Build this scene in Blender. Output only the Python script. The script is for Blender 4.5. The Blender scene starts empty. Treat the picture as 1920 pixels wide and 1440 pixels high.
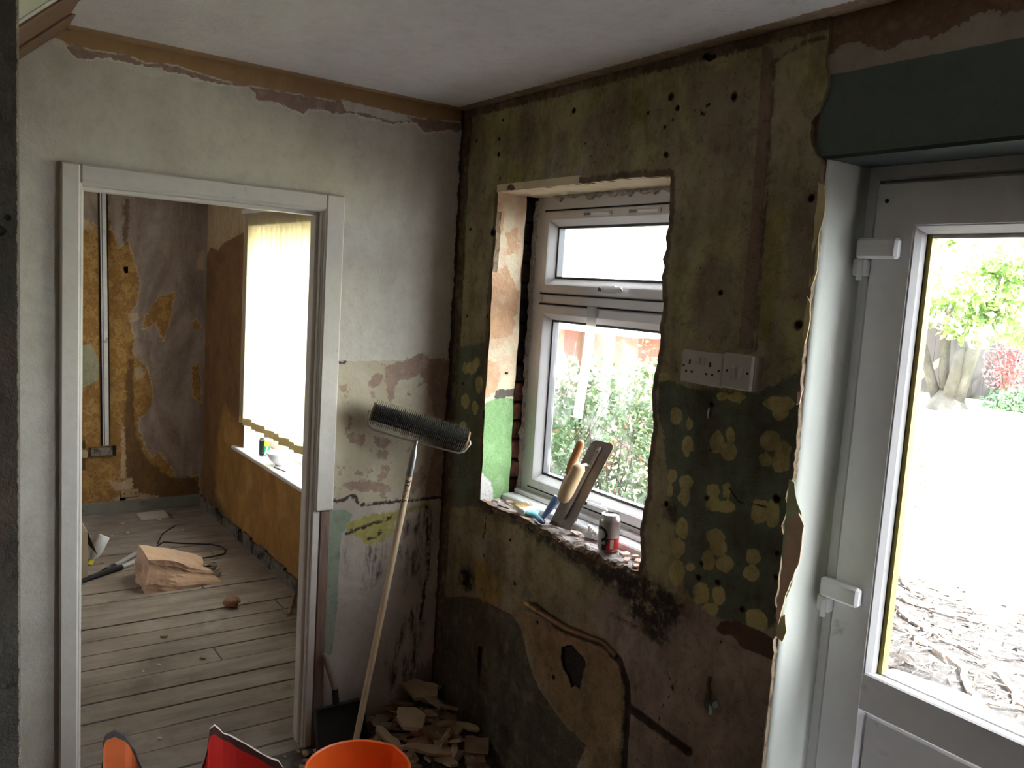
import bpy, math, random
import numpy as np
from mathutils import Vector, Matrix
from mathutils.geometry import delaunay_2d_cdt

sc = bpy.context.scene
COL = sc.collection
# ------------------------------------------------------------------ camera
cam_d = bpy.data.cameras.new('camera')
cam = bpy.data.objects.new('camera', cam_d)
COL.objects.link(cam)
_y, _p, _r = 0.61440113, 0.11205064, 0.06294396
_f = Vector((-math.cos(_y) * math.cos(_p), math.sin(_y) * math.cos(_p), -math.sin(_p)))
_rt = _f.cross(Vector((0, 0, 1))).normalized()
_up = _rt.cross(_f)
_r2 = _rt * math.cos(_r) + _up * math.sin(_r)
_u2 = -_rt * math.sin(_r) + _up * math.cos(_r)
cam.matrix_world = Matrix(((_r2.x, _u2.x, -_f.x, 2.814), (_r2.y, _u2.y, -_f.y, -1.689), (_r2.z, _u2.z, -_f.z, 1.743), (0, 0, 0, 1)))
cam_d.sensor_width = 36
cam_d.lens = 1577.1 / 1920 * 36
cam_d.clip_start = 0.05
sc.camera = cam
# ------------------------------------------------------------------ sky, sun, exposure
world = bpy.data.worlds.new('overcast_sky')
sc.world = world
world.use_nodes = True
bg = world.node_tree.nodes['Background']
bg.inputs[0].default_value = (0.93, 0.97, 1.0, 1)
bg.inputs[1].default_value = 1.0
sun_d = bpy.data.lights.new('sun', 'SUN')
sun = bpy.data.objects.new('sun', sun_d)
COL.objects.link(sun)
sun_d.energy = 5.0
sun_d.angle = 0.05
sun_d.color = (1, 0.96, 0.88)
sun.rotation_euler = Vector((-0.75, 0.45, -1.0)).to_track_quat('-Z', 'Y').to_euler()


def portal(name, loc, sx, sz, flip=False):
    d = bpy.data.lights.new(name, 'AREA')
    d.shape = 'RECTANGLE'
    d.size, d.size_y = sx, sz
    o = bpy.data.objects.new(name, d)
    COL.objects.link(o)
    o.location = loc
    o.rotation_euler = (math.radians(90 if flip else -90), 0, 0)
    d.cycles.is_portal = True


portal('sky_portal', (0.70, 0.26, 1.52), 0.95, 1.15)
portal('sky_portal', (2.10, 0.26, 1.05), 0.95, 2.0)
portal('sky_portal', (-1.93, 0.26, 1.37), 1.4, 1.55)
portal('sky_portal', (-2.1, -3.25, 1.5), 0.56, 0.56, True)
sc.view_settings.view_transform = 'Standard'
sc.view_settings.look = 'None'
sc.view_settings.gamma = 1
sc.view_settings.use_curve_mapping = False
sc.view_settings.exposure = 4.15
sc.cycles.use_denoising = True
sc.cycles.max_bounces = 9
sc.cycles.diffuse_bounces = 4
sc.cycles.use_adaptive_sampling = True
sc.cycles.adaptive_threshold = 0.05
sc.cycles.transparent_max_bounces = 24
sc.cycles.sample_clamp_indirect = 6
sc.cycles.caustics_reflective = False
sc.cycles.caustics_refractive = False

# ------------------------------------------------------------------ outlines in metres on each wall plane
D={
'r_edge':[[(1.576,2.351),(1.573,2.307),(1.582,2.276),(1.587,2.246),(1.579,2.224),(1.569,2.19),(1.55,2.168),(1.555,2.129),(1.573,2.094),(1.59,2.08),(1.591,2.044),(1.601,1.996),(1.601,1.899),(1.6,1.838),(1.595,1.764),(1.595,1.715),(1.594,1.652),(1.594,1.59),(1.596,1.514),(1.6,1.425),(1.599,1.335),(1.587,1.306),(1.584,1.286),(1.592,1.268),(1.581,1.219),(1.591,1.196),(1.589,1.069),(1.583,1.026),(1.603,0.993),(1.6,0.951),(1.591,0.934),(1.598,0.903),(1.595,0.887),(1.596,0.814)]],
'r_win':[[(0.256,2.086),(0.261,1.971),(0.262,1.895),(0.251,1.781),(0.246,1.626),(0.253,1.431),(0.244,1.311),(0.253,1.133),(0.257,0.96),(0.403,0.955),(0.518,0.963),(0.628,0.955),(0.716,0.954),(0.774,0.935),(0.87,0.923),(0.957,0.938),(1.03,0.94),(1.113,0.957),(1.12,1.007),(1.107,1.067),(1.112,1.139),(1.124,1.181),(1.116,1.257),(1.119,1.304),(1.125,1.382),(1.107,1.479),(1.11,1.514),(1.117,1.548),(1.125,1.624),(1.116,1.661),(1.125,1.714),(1.108,1.802),(1.117,1.831),(1.107,1.853),(1.12,1.883),(1.112,1.912),(1.122,1.948),(1.118,2.006),(1.111,2.08),(0.945,2.085),(0.752,2.084),(0.502,2.086)]],
'r_green':[[(1.131,1.535),(1.186,1.518),(1.262,1.51),(1.473,1.525),(1.606,1.603),(1.606,1.515),(1.606,1.388),(1.601,1.309),(1.598,1.204),(1.6,1.085),(1.59,0.968),(1.509,0.941),(1.414,0.924),(1.308,0.945),(1.253,1.047),(1.228,1.161),(1.19,1.273),(1.172,1.36),(1.134,1.43)],[(-0.031,1.493),(0.262,1.55),(0.266,1.315),(0.263,0.933),(0.015,0.87)]],
'r_flower':[[(1.234,1.43),(1.232,1.419),(1.225,1.408),(1.217,1.404),(1.207,1.4),(1.198,1.406),(1.19,1.412),(1.189,1.423),(1.188,1.433),(1.191,1.443),(1.202,1.452),(1.212,1.45),(1.223,1.447),(1.23,1.44)],[(1.273,1.415),(1.273,1.407),(1.269,1.403),(1.265,1.396),(1.259,1.395),(1.253,1.398),(1.251,1.403),(1.246,1.41),(1.249,1.418),(1.251,1.422),(1.255,1.433),(1.262,1.428),(1.267,1.426),(1.272,1.421)],[(1.281,1.358),(1.282,1.344),(1.272,1.341),(1.268,1.325),(1.258,1.322),(1.251,1.327),(1.242,1.34),(1.238,1.35),(1.238,1.361),(1.246,1.372),(1.252,1.379),(1.261,1.379),(1.271,1.378),(1.278,1.369)],[(1.233,1.265),(1.231,1.257),(1.225,1.245),(1.219,1.243),(1.21,1.237),(1.202,1.242),(1.195,1.249),(1.193,1.256),(1.198,1.265),(1.197,1.274),(1.206,1.278),(1.215,1.278),(1.223,1.278),(1.232,1.272)],[(1.296,1.262),(1.289,1.251),(1.284,1.244),(1.274,1.234),(1.262,1.233),(1.249,1.236),(1.243,1.241),(1.24,1.249),(1.24,1.256),(1.25,1.268),(1.259,1.27),(1.269,1.275),(1.282,1.274),(1.286,1.268)],[(1.284,1.217),(1.284,1.205),(1.277,1.198),(1.272,1.188),(1.264,1.186),(1.253,1.193),(1.243,1.195),(1.238,1.206),(1.248,1.219),(1.249,1.229),(1.256,1.236),(1.265,1.245),(1.277,1.237),(1.283,1.228)],[(1.286,1.129),(1.287,1.118),(1.281,1.099),(1.273,1.098),(1.262,1.098),(1.253,1.101),(1.242,1.103),(1.242,1.117),(1.239,1.13),(1.247,1.139),(1.255,1.154),(1.265,1.155),(1.279,1.148),(1.282,1.14)],[(1.282,1.076),(1.282,1.062),(1.273,1.053),(1.268,1.041),(1.256,1.037),(1.248,1.041),(1.236,1.05),(1.236,1.062),(1.236,1.078),(1.242,1.087),(1.249,1.093),(1.259,1.099),(1.267,1.092),(1.279,1.09)],[(1.291,1.009),(1.287,0.991),(1.28,0.978),(1.269,0.963),(1.257,0.957),(1.242,0.968),(1.235,0.976),(1.23,0.989),(1.231,1.004),(1.238,1.019),(1.249,1.031),(1.26,1.037),(1.277,1.034),(1.28,1.023)],[(1.386,1.385),(1.385,1.373),(1.382,1.359),(1.372,1.355),(1.362,1.354),(1.352,1.35),(1.343,1.365),(1.337,1.376),(1.338,1.389),(1.346,1.401),(1.356,1.411),(1.366,1.416),(1.373,1.408),(1.384,1.398)],[(1.416,1.409),(1.419,1.398),(1.415,1.39),(1.41,1.385),(1.403,1.384),(1.396,1.388),(1.394,1.397),(1.389,1.404),(1.389,1.415),(1.392,1.423),(1.398,1.428),(1.403,1.433),(1.41,1.424),(1.418,1.419)],[(1.43,1.37),(1.426,1.359),(1.424,1.351),(1.412,1.344),(1.401,1.342),(1.39,1.341),(1.382,1.35),(1.381,1.361),(1.377,1.372),(1.388,1.382),(1.395,1.383),(1.408,1.386),(1.419,1.387),(1.425,1.379)],[(1.384,1.258),(1.382,1.25),(1.379,1.243),(1.369,1.235),(1.357,1.235),(1.347,1.234),(1.34,1.239),(1.338,1.247),(1.339,1.257),(1.342,1.262),(1.354,1.269),(1.365,1.271),(1.374,1.27),(1.38,1.264)],[(1.42,1.268),(1.418,1.26),(1.418,1.249),(1.411,1.244),(1.404,1.245),(1.398,1.245),(1.395,1.251),(1.393,1.261),(1.39,1.269),(1.394,1.278),(1.4,1.279),(1.407,1.287),(1.413,1.285),(1.42,1.275)],[(1.389,1.224),(1.39,1.214),(1.388,1.205),(1.376,1.202),(1.364,1.197),(1.353,1.198),(1.344,1.203),(1.339,1.211),(1.343,1.222),(1.353,1.231),(1.36,1.237),(1.372,1.238),(1.383,1.241),(1.384,1.232)],[(1.44,1.23),(1.44,1.223),(1.432,1.215),(1.417,1.206),(1.404,1.204),(1.393,1.204),(1.385,1.209),(1.383,1.215),(1.385,1.223),(1.387,1.229),(1.401,1.236),(1.413,1.24),(1.422,1.239),(1.437,1.235)],[(1.417,1.144),(1.411,1.132),(1.401,1.121),(1.389,1.116),(1.376,1.113),(1.367,1.112),(1.357,1.117),(1.353,1.126),(1.351,1.136),(1.36,1.143),(1.372,1.152),(1.385,1.157),(1.398,1.156),(1.407,1.15)],[(1.422,1.117),(1.423,1.106),(1.414,1.097),(1.404,1.09),(1.393,1.086),(1.381,1.088),(1.375,1.094),(1.365,1.1),(1.367,1.109),(1.376,1.12),(1.388,1.126),(1.398,1.132),(1.412,1.132),(1.422,1.126)],[(1.387,1.071),(1.385,1.058),(1.383,1.046),(1.372,1.039),(1.363,1.037),(1.353,1.036),(1.347,1.044),(1.341,1.057),(1.342,1.068),(1.346,1.081),(1.356,1.09),(1.366,1.094),(1.377,1.092),(1.381,1.081)],[(1.451,1.081),(1.447,1.07),(1.439,1.062),(1.431,1.05),(1.416,1.051),(1.405,1.051),(1.396,1.051),(1.39,1.062),(1.391,1.073),(1.4,1.08),(1.411,1.093),(1.425,1.097),(1.436,1.096),(1.448,1.09)],[(1.376,0.978),(1.38,0.966),(1.37,0.953),(1.36,0.948),(1.348,0.939),(1.334,0.935),(1.324,0.948),(1.322,0.959),(1.322,0.974),(1.326,0.985),(1.339,0.998),(1.352,1.0),(1.366,0.999),(1.374,0.988)],[(1.432,0.992),(1.435,0.982),(1.425,0.968),(1.419,0.961),(1.408,0.959),(1.4,0.963),(1.392,0.968),(1.389,0.977),(1.386,0.989),(1.393,1.0),(1.402,1.009),(1.411,1.013),(1.421,1.009),(1.429,1.002)],[(1.414,0.945),(1.411,0.936),(1.403,0.925),(1.392,0.917),(1.379,0.911),(1.367,0.91),(1.356,0.915),(1.35,0.922),(1.357,0.933),(1.364,0.94),(1.373,0.952),(1.388,0.954),(1.398,0.957),(1.412,0.953)],[(1.554,1.423),(1.555,1.413),(1.547,1.404),(1.535,1.394),(1.522,1.39),(1.512,1.391),(1.497,1.401),(1.495,1.412),(1.498,1.425),(1.508,1.436),(1.517,1.44),(1.529,1.44),(1.538,1.442),(1.551,1.435)],[(1.59,1.406),(1.586,1.397),(1.582,1.389),(1.574,1.38),(1.564,1.38),(1.556,1.384),(1.547,1.388),(1.54,1.396),(1.545,1.407),(1.553,1.416),(1.559,1.424),(1.569,1.425),(1.578,1.419),(1.586,1.416)],[(1.535,1.371),(1.534,1.363),(1.532,1.358),(1.523,1.352),(1.514,1.349),(1.505,1.353),(1.498,1.357),(1.498,1.364),(1.496,1.37),(1.5,1.377),(1.511,1.381),(1.518,1.386),(1.528,1.381),(1.533,1.378)],[(1.589,1.376),(1.59,1.363),(1.586,1.356),(1.571,1.347),(1.559,1.344),(1.549,1.342),(1.539,1.353),(1.537,1.365),(1.539,1.379),(1.542,1.387),(1.552,1.403),(1.566,1.4),(1.575,1.397),(1.585,1.388)],[(1.533,1.26),(1.53,1.253),(1.528,1.248),(1.519,1.245),(1.51,1.242),(1.501,1.243),(1.493,1.244),(1.491,1.249),(1.493,1.255),(1.499,1.262),(1.507,1.266),(1.517,1.265),(1.526,1.268),(1.532,1.266)],[(1.535,1.234),(1.537,1.226),(1.528,1.211),(1.519,1.209),(1.507,1.202),(1.501,1.207),(1.487,1.211),(1.489,1.221),(1.49,1.233),(1.493,1.242),(1.503,1.247),(1.515,1.251),(1.522,1.247),(1.528,1.244)],[(1.572,1.245),(1.573,1.228),(1.569,1.214),(1.561,1.208),(1.551,1.206),(1.544,1.205),(1.537,1.219),(1.532,1.235),(1.532,1.251),(1.538,1.268),(1.544,1.274),(1.553,1.274),(1.562,1.272),(1.571,1.261)],[(1.531,1.126),(1.53,1.116),(1.525,1.11),(1.513,1.101),(1.503,1.098),(1.495,1.1),(1.487,1.102),(1.487,1.113),(1.484,1.121),(1.487,1.131),(1.499,1.135),(1.509,1.14),(1.521,1.139),(1.523,1.133)],[(1.531,1.083),(1.533,1.075),(1.524,1.064),(1.515,1.057),(1.504,1.054),(1.494,1.058),(1.484,1.059),(1.481,1.067),(1.483,1.078),(1.49,1.087),(1.498,1.093),(1.508,1.098),(1.519,1.098),(1.527,1.092)],[(1.552,0.974),(1.549,0.959),(1.548,0.951),(1.537,0.939),(1.525,0.937),(1.513,0.935),(1.508,0.944),(1.502,0.956),(1.501,0.969),(1.511,0.984),(1.519,0.986),(1.531,0.99),(1.539,0.995),(1.556,0.987)],[(1.569,0.971),(1.571,0.962),(1.565,0.956),(1.561,0.946),(1.555,0.941),(1.548,0.945),(1.542,0.952),(1.538,0.96),(1.539,0.971),(1.543,0.982),(1.549,0.986),(1.556,0.99),(1.564,0.985),(1.568,0.981)],[(1.585,1.516),(1.581,1.506),(1.57,1.499),(1.551,1.491),(1.53,1.489),(1.513,1.493),(1.5,1.496),(1.494,1.503),(1.499,1.513),(1.512,1.521),(1.526,1.526),(1.547,1.526),(1.564,1.529),(1.579,1.524)],[(1.568,1.492),(1.568,1.485),(1.56,1.476),(1.553,1.471),(1.543,1.468),(1.536,1.47),(1.524,1.479),(1.523,1.485),(1.522,1.494),(1.532,1.502),(1.538,1.506),(1.548,1.511),(1.559,1.507),(1.565,1.501)],[(1.386,1.505),(1.381,1.5),(1.378,1.495),(1.371,1.493),(1.361,1.491),(1.35,1.492),(1.347,1.495),(1.345,1.5),(1.344,1.505),(1.35,1.51),(1.359,1.513),(1.367,1.514),(1.376,1.514),(1.384,1.511)],[(1.445,1.511),(1.433,1.503),(1.431,1.501),(1.422,1.493),(1.409,1.495),(1.399,1.494),(1.387,1.497),(1.381,1.502),(1.385,1.508),(1.397,1.514),(1.406,1.519),(1.419,1.523),(1.431,1.519),(1.44,1.516)],[(1.176,1.53),(1.183,1.526),(1.163,1.52),(1.152,1.514),(1.137,1.513),(1.122,1.513),(1.118,1.517),(1.109,1.522),(1.117,1.529),(1.118,1.533),(1.136,1.539),(1.15,1.539),(1.161,1.54),(1.173,1.535)],[(1.322,1.034),(1.323,1.029),(1.316,1.024),(1.31,1.019),(1.303,1.016),(1.295,1.015),(1.29,1.019),(1.288,1.023),(1.29,1.029),(1.293,1.033),(1.3,1.039),(1.308,1.04),(1.316,1.04),(1.318,1.037)],[(1.22,1.219),(1.22,1.21),(1.219,1.205),(1.216,1.196),(1.21,1.198),(1.204,1.2),(1.2,1.207),(1.197,1.214),(1.199,1.224),(1.202,1.229),(1.205,1.235),(1.211,1.237),(1.216,1.232),(1.221,1.229)],[(0.188,1.444),(0.185,1.431),(0.176,1.425),(0.161,1.419),(0.148,1.411),(0.135,1.417),(0.13,1.425),(0.124,1.436),(0.122,1.448),(0.129,1.46),(0.143,1.463),(0.158,1.467),(0.172,1.462),(0.181,1.454)],[(0.237,1.386),(0.238,1.369),(0.228,1.359),(0.217,1.355),(0.205,1.346),(0.191,1.357),(0.187,1.364),(0.18,1.379),(0.181,1.393),(0.185,1.407),(0.199,1.413),(0.211,1.416),(0.224,1.412),(0.232,1.399)],[(0.149,1.314),(0.145,1.301),(0.138,1.284),(0.127,1.281),(0.114,1.275),(0.106,1.285),(0.087,1.293),(0.087,1.305),(0.084,1.315),(0.095,1.327),(0.108,1.334),(0.12,1.341),(0.132,1.335),(0.144,1.324)],[(0.217,1.297),(0.209,1.285),(0.206,1.277),(0.196,1.264),(0.185,1.266),(0.174,1.269),(0.173,1.279),(0.163,1.289),(0.161,1.302),(0.171,1.31),(0.178,1.32),(0.19,1.321),(0.2,1.317),(0.207,1.308)],[(0.132,1.437),(0.13,1.426),(0.125,1.418),(0.112,1.412),(0.1,1.411),(0.091,1.414),(0.08,1.422),(0.076,1.431),(0.08,1.442),(0.085,1.449),(0.095,1.459),(0.107,1.451),(0.12,1.454),(0.123,1.445)],[(0.207,1.466),(0.207,1.457),(0.197,1.449),(0.189,1.442),(0.176,1.441),(0.166,1.446),(0.158,1.451),(0.157,1.46),(0.157,1.47),(0.164,1.478),(0.172,1.483),(0.184,1.481),(0.194,1.482),(0.201,1.473)],[(0.139,1.214),(0.134,1.204),(0.128,1.193),(0.12,1.186),(0.109,1.182),(0.098,1.188),(0.09,1.196),(0.087,1.205),(0.088,1.217),(0.09,1.223),(0.104,1.228),(0.116,1.232),(0.129,1.23),(0.135,1.223)]],
'r_grime':[[(0.846,0.904),(1.007,0.927),(1.114,0.949),(1.207,0.948),(1.293,0.939),(1.313,0.901),(1.262,0.867),(1.245,0.799),(1.175,0.764),(1.137,0.805),(1.085,0.819),(1.05,0.863),(0.914,0.88)],[(0.25,0.95),(0.47,0.956),(0.775,0.93),(0.958,0.931),(1.113,0.954),(1.113,0.933),(0.937,0.893),(0.721,0.905),(0.473,0.928),(0.254,0.92)],[(1.199,1.192),(1.237,1.186),(1.238,1.141),(1.197,1.141)],[(0.127,0.59),(0.17,0.668),(0.235,0.678),(0.26,0.623),(0.217,0.592)]],
'r_yellow':[[(0.239,0.742),(0.303,0.74),(0.413,0.705),(0.458,0.67),(0.406,0.612),(0.319,0.586),(0.269,0.61)]],
'r_sheet':[[(0.065,0.514),(0.189,0.562),(0.3,0.592),(0.425,0.599),(0.508,0.605),(0.56,0.58),(0.598,0.527),(0.647,0.447),(0.688,0.412),(0.781,0.37),(0.84,0.352),(0.944,0.335),(0.907,0.24),(0.987,-0.002),(0.018,-0.608),(-0.094,0.459)]],
'r_tan':[[(0.441,0.605),(0.586,0.637),(0.803,0.677),(0.958,0.713),(1.06,0.677),(1.097,0.593),(1.094,0.475),(1.103,0.293),(0.987,0.23),(0.929,0.332),(0.825,0.359),(0.78,0.379),(0.668,0.456),(0.617,0.553)]],
'r_mauve':[[(1.013,0.879),(1.114,0.813),(1.195,0.772),(1.258,0.897),(1.309,0.942),(1.415,0.921),(1.591,0.934),(1.599,0.801),(1.653,0.272),(1.156,-0.068),(1.135,0.26),(1.121,0.587),(1.063,0.687),(0.957,0.724),(0.902,0.752)]],
'r_brown':[[(1.409,0.892),(1.424,0.92),(1.475,0.939),(1.558,0.942),(1.61,0.935),(1.597,0.885),(1.549,0.883),(1.499,0.877),(1.462,0.898),(1.431,0.886)]],
'r_strip':[[(1.388,2.378),(1.422,2.353),(1.433,2.22),(1.437,1.966),(1.446,1.758),(1.449,1.632),(1.402,1.628),(1.403,1.835),(1.397,2.097)]],
'r_pale':[[(0.522,2.173),(0.575,2.219),(0.597,2.267),(0.641,2.246),(0.642,2.113),(0.589,2.091),(0.514,2.113)],[(0.683,2.11),(0.716,2.173),(0.763,2.208),(0.761,2.12),(0.725,2.09)],[(0.201,0.814),(0.364,0.839),(0.424,0.758),(0.346,0.673),(0.228,0.738),(0.158,0.781)],[(0.869,2.449),(0.926,2.454),(0.957,2.374),(0.913,2.366)]],
'r_lime':[[(0.32,2.172),(0.415,2.182),(0.437,2.127),(0.376,2.105),(0.326,2.117)],[(0.917,2.336),(0.983,2.333),(1.006,2.235),(0.952,2.226)],[(0.111,2.343),(0.218,2.34),(0.244,2.253),(0.14,2.245)],[(1.448,1.94),(1.497,1.989),(1.511,1.812),(1.49,1.656),(1.458,1.653)]],
'r_blot':[[(0.68,2.258),(0.802,2.306),(0.897,2.309),(0.862,2.206),(0.801,2.101),(0.737,2.098),(0.768,2.168)],[(1.164,2.354),(1.378,2.33),(1.377,2.06),(1.248,2.11),(1.156,2.258)],[(1.516,1.963),(1.586,2.045),(1.601,1.863),(1.59,1.714),(1.524,1.761)],[(0.142,2.052),(0.23,2.067),(0.226,1.877),(0.122,1.896)],[(1.215,1.747),(1.276,1.875),(1.352,1.835),(1.391,1.647),(1.268,1.622)],[(0.276,2.268),(0.45,2.285),(0.505,2.192),(0.399,2.184),(0.301,2.192)]],
'r_holes':[(0.661,2.313,0.0075),(0.262,2.334,0.0045),(0.096,2.28,0.0045),(0.246,2.27,0.006),(0.252,2.215,0.0075),(0.268,2.13,0.0045),(0.09,1.956,0.0045),(1.089,2.293,0.009),(1.118,2.26,0.006),(1.312,2.262,0.009),(1.09,2.138,0.0075),(1.208,2.235,0.0045),(1.571,1.995,0.0075),(1.572,1.701,0.009),(1.328,1.767,0.006),(0.244,1.941,0.012),(0.094,1.632,0.0045),(0.234,1.637,0.0045),(0.091,1.373,0.0045),(1.077,2.214,0.0045),(1.104,2.23,0.003),(1.342,1.228,0.006),(1.558,1.279,0.009),(1.578,1.149,0.006),(1.581,1.09,0.006),(1.404,1.017,0.0075),(1.336,1.009,0.0075),(1.341,1.049,0.006),(1.201,1.177,0.0075),(0.512,0.718,0.006),(0.464,0.862,0.0045),(0.657,0.631,0.006),(0.763,0.482,0.0075),(1.489,0.975,0.0075),(1.332,1.477,0.006),(1.005,2.261,0.0045),(0.376,1.446,0.0045)],
'r_black':[[(0.792,0.6),(0.845,0.626),(0.87,0.617),(0.903,0.609),(0.918,0.588),(0.906,0.558),(0.899,0.523),(0.894,0.498),(0.872,0.502),(0.852,0.485),(0.838,0.511),(0.809,0.529),(0.791,0.558)],[(1.201,2.388),(1.239,2.379),(1.24,2.369),(1.219,2.363),(1.191,2.379)],[(0.316,0.415),(0.344,0.422),(0.343,0.364),(0.338,0.309),(0.327,0.273),(0.316,0.342)]],
'r_chase':[[(0.749,0.656),(0.846,0.666),(0.986,0.686),(1.061,0.661),(1.103,0.604),(1.111,0.516),(1.117,0.301),(1.136,0.09)],[(1.113,0.537),(1.223,0.534),(1.357,0.525)]],
'r_step':[[(0.999,0.787),(1.128,0.789),(1.237,0.777)],[(1.424,2.334),(1.434,2.157),(1.445,1.862),(1.454,1.633)],[(1.434,2.33),(1.463,2.345),(1.506,2.355),(1.57,2.357)]],
'r_crack':[[(1.239,0.488),(1.247,0.596),(1.284,0.675),(1.255,0.71)],[(1.301,1.34),(1.354,1.362)],[(1.415,1.272),(1.447,1.245),(1.53,1.252)],[(0.425,2.089),(0.473,2.132)],[(0.725,2.212),(0.77,2.152),(0.784,2.138)],[(0.226,2.101),(0.375,2.114),(0.423,2.107)],[(0.294,0.819),(0.308,0.924),(0.309,0.578)],[(0.645,0.659),(0.652,0.736)],[(1.176,2.248),(1.232,2.254),(1.213,2.226),(1.173,2.245)]],
'l_tan':[[(-1.466,2.424),(-0.011,2.418),(-0.002,2.36),(-0.206,2.344),(-0.335,2.349),(-0.498,2.348),(-0.65,2.346),(-0.793,2.344),(-0.896,2.345),(-0.994,2.357),(-1.034,2.363),(-1.088,2.362),(-1.13,2.352),(-1.141,2.358),(-1.193,2.366),(-1.236,2.363),(-1.334,2.36),(-1.375,2.369),(-1.428,2.367)]],
'l_mauve':[[(-1.35,2.366),(-1.313,2.326),(-1.278,2.33),(-1.257,2.343),(-1.141,2.342),(-1.041,2.34),(-0.929,2.33),(-0.836,2.339),(-0.796,2.327),(-0.789,2.304),(-0.721,2.299),(-0.629,2.287),(-0.602,2.304),(-0.554,2.31),(-0.496,2.309),(-0.416,2.315),(-0.291,2.306),(-0.205,2.328),(-0.159,2.293),(-0.115,2.309),(-0.005,2.325),(-0.008,2.385),(-0.208,2.371),(-0.498,2.366),(-0.794,2.364),(-0.994,2.371),(-1.141,2.37),(-1.236,2.372)]],
'l_white':[[(-1.192,2.332),(-1.088,2.337),(-1.075,2.327),(-1.11,2.311),(-1.155,2.318)],[(-0.498,2.356),(-0.377,2.348),(-0.228,2.343),(-0.227,2.328),(-0.302,2.312),(-0.396,2.322),(-0.486,2.318)],[(-0.81,2.306),(-0.703,2.306),(-0.685,2.293),(-0.748,2.291),(-0.795,2.293)],[(-1.385,2.37),(-1.348,2.372),(-1.345,2.352),(-1.377,2.345)],[(-0.005,2.336),(-0.017,2.157),(-0.016,2.325)]],
'l_pink':[[(-0.195,1.459),(-0.135,1.476),(-0.082,1.458),(-0.004,1.46),(-0.005,1.401),(0.019,0.974),(0.013,0.918),(-0.091,0.914),(-0.083,0.982),(-0.06,1.087),(-0.059,1.192),(-0.072,1.277),(-0.118,1.392),(-0.176,1.39),(-0.205,1.423)],[(-0.285,1.423),(-0.246,1.443),(-0.197,1.443),(-0.18,1.378),(-0.216,1.382),(-0.245,1.332),(-0.256,1.292),(-0.269,1.343)],[(-0.335,1.399),(-0.306,1.419),(-0.295,1.371),(-0.329,1.348),(-0.359,1.36)],[(-0.431,1.179),(-0.389,1.183),(-0.352,1.169),(-0.362,1.135),(-0.415,1.144)],[(-0.32,1.167),(-0.271,1.161),(-0.241,1.135),(-0.291,1.121),(-0.318,1.137)],[(-0.177,0.989),(-0.098,1.047),(-0.105,0.952),(-0.151,0.935)],[(-0.43,1.0),(-0.334,1.002),(-0.221,0.962),(-0.231,0.942),(-0.375,0.965),(-0.439,0.98)],[(-0.264,1.373),(-0.236,1.379),(-0.244,1.312),(-0.266,1.323)]],
'l_lower':[[(-0.6,0.942),(-0.438,0.938),(-0.392,0.954),(-0.36,0.915),(-0.307,0.909),(-0.172,0.909),(0.043,0.911),(0.171,-0.68),(-0.552,-0.422)]],
'l_panel':[[(-0.618,1.437),(-0.459,1.447),(-0.19,1.453),(0.082,1.461),(0.12,0.888),(-0.172,0.909),(-0.307,0.905),(-0.36,0.906),(-0.391,0.946),(-0.437,0.934),(-0.6,0.936)]],
'l_green':[[(-0.518,0.874),(-0.494,0.9),(-0.425,0.899),(-0.388,0.875),(-0.408,0.836),(-0.432,0.808),(-0.435,0.687),(-0.436,0.501),(-0.45,0.338),(-0.481,0.354),(-0.5,0.202),(-0.52,0.414)]],
'l_yellow':[[(-0.416,0.837),(-0.387,0.854),(-0.327,0.866),(-0.239,0.869),(-0.148,0.881),(-0.048,0.889),(-0.057,0.864),(-0.146,0.856),(-0.21,0.835),(-0.216,0.783),(-0.273,0.752),(-0.322,0.75),(-0.362,0.78),(-0.411,0.816)]],
'l_mould':[[(-0.178,0.81),(-0.146,0.86),(-0.048,0.876),(-0.041,0.762),(-0.05,0.588),(-0.073,0.482),(-0.096,0.595),(-0.12,0.588),(-0.145,0.624),(-0.157,0.539),(-0.187,0.673)],[(-0.339,0.739),(-0.274,0.773),(-0.251,0.755),(-0.26,0.62),(-0.292,0.582),(-0.326,0.566),(-0.34,0.673)],[(-0.419,0.746),(-0.398,0.763),(-0.404,0.641),(-0.421,0.643)],[(-0.219,0.268),(-0.115,0.511),(-0.052,0.456),(-0.062,0.212),(-0.13,0.138),(-0.189,0.129)]],
'l_damp':[[(-0.279,-0.159),(-0.186,0.061),(-0.145,0.186),(-0.062,0.201),(0.105,0.338),(0.199,-0.69),(-0.552,-0.422),(-0.567,0.01)]],
'l_break':[[(-0.54,0.944),(-0.437,0.934),(-0.392,0.95),(-0.36,0.91),(-0.307,0.909),(-0.172,0.909),(0.043,0.906)],[(-0.618,1.435),(-0.439,1.447)],[(-0.076,0.874),(-0.055,0.633),(-0.079,0.416)],[(-0.411,0.806),(-0.325,0.827),(-0.226,0.847)],[(-0.323,0.775),(-0.29,0.781),(-0.269,0.8)]],
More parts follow.
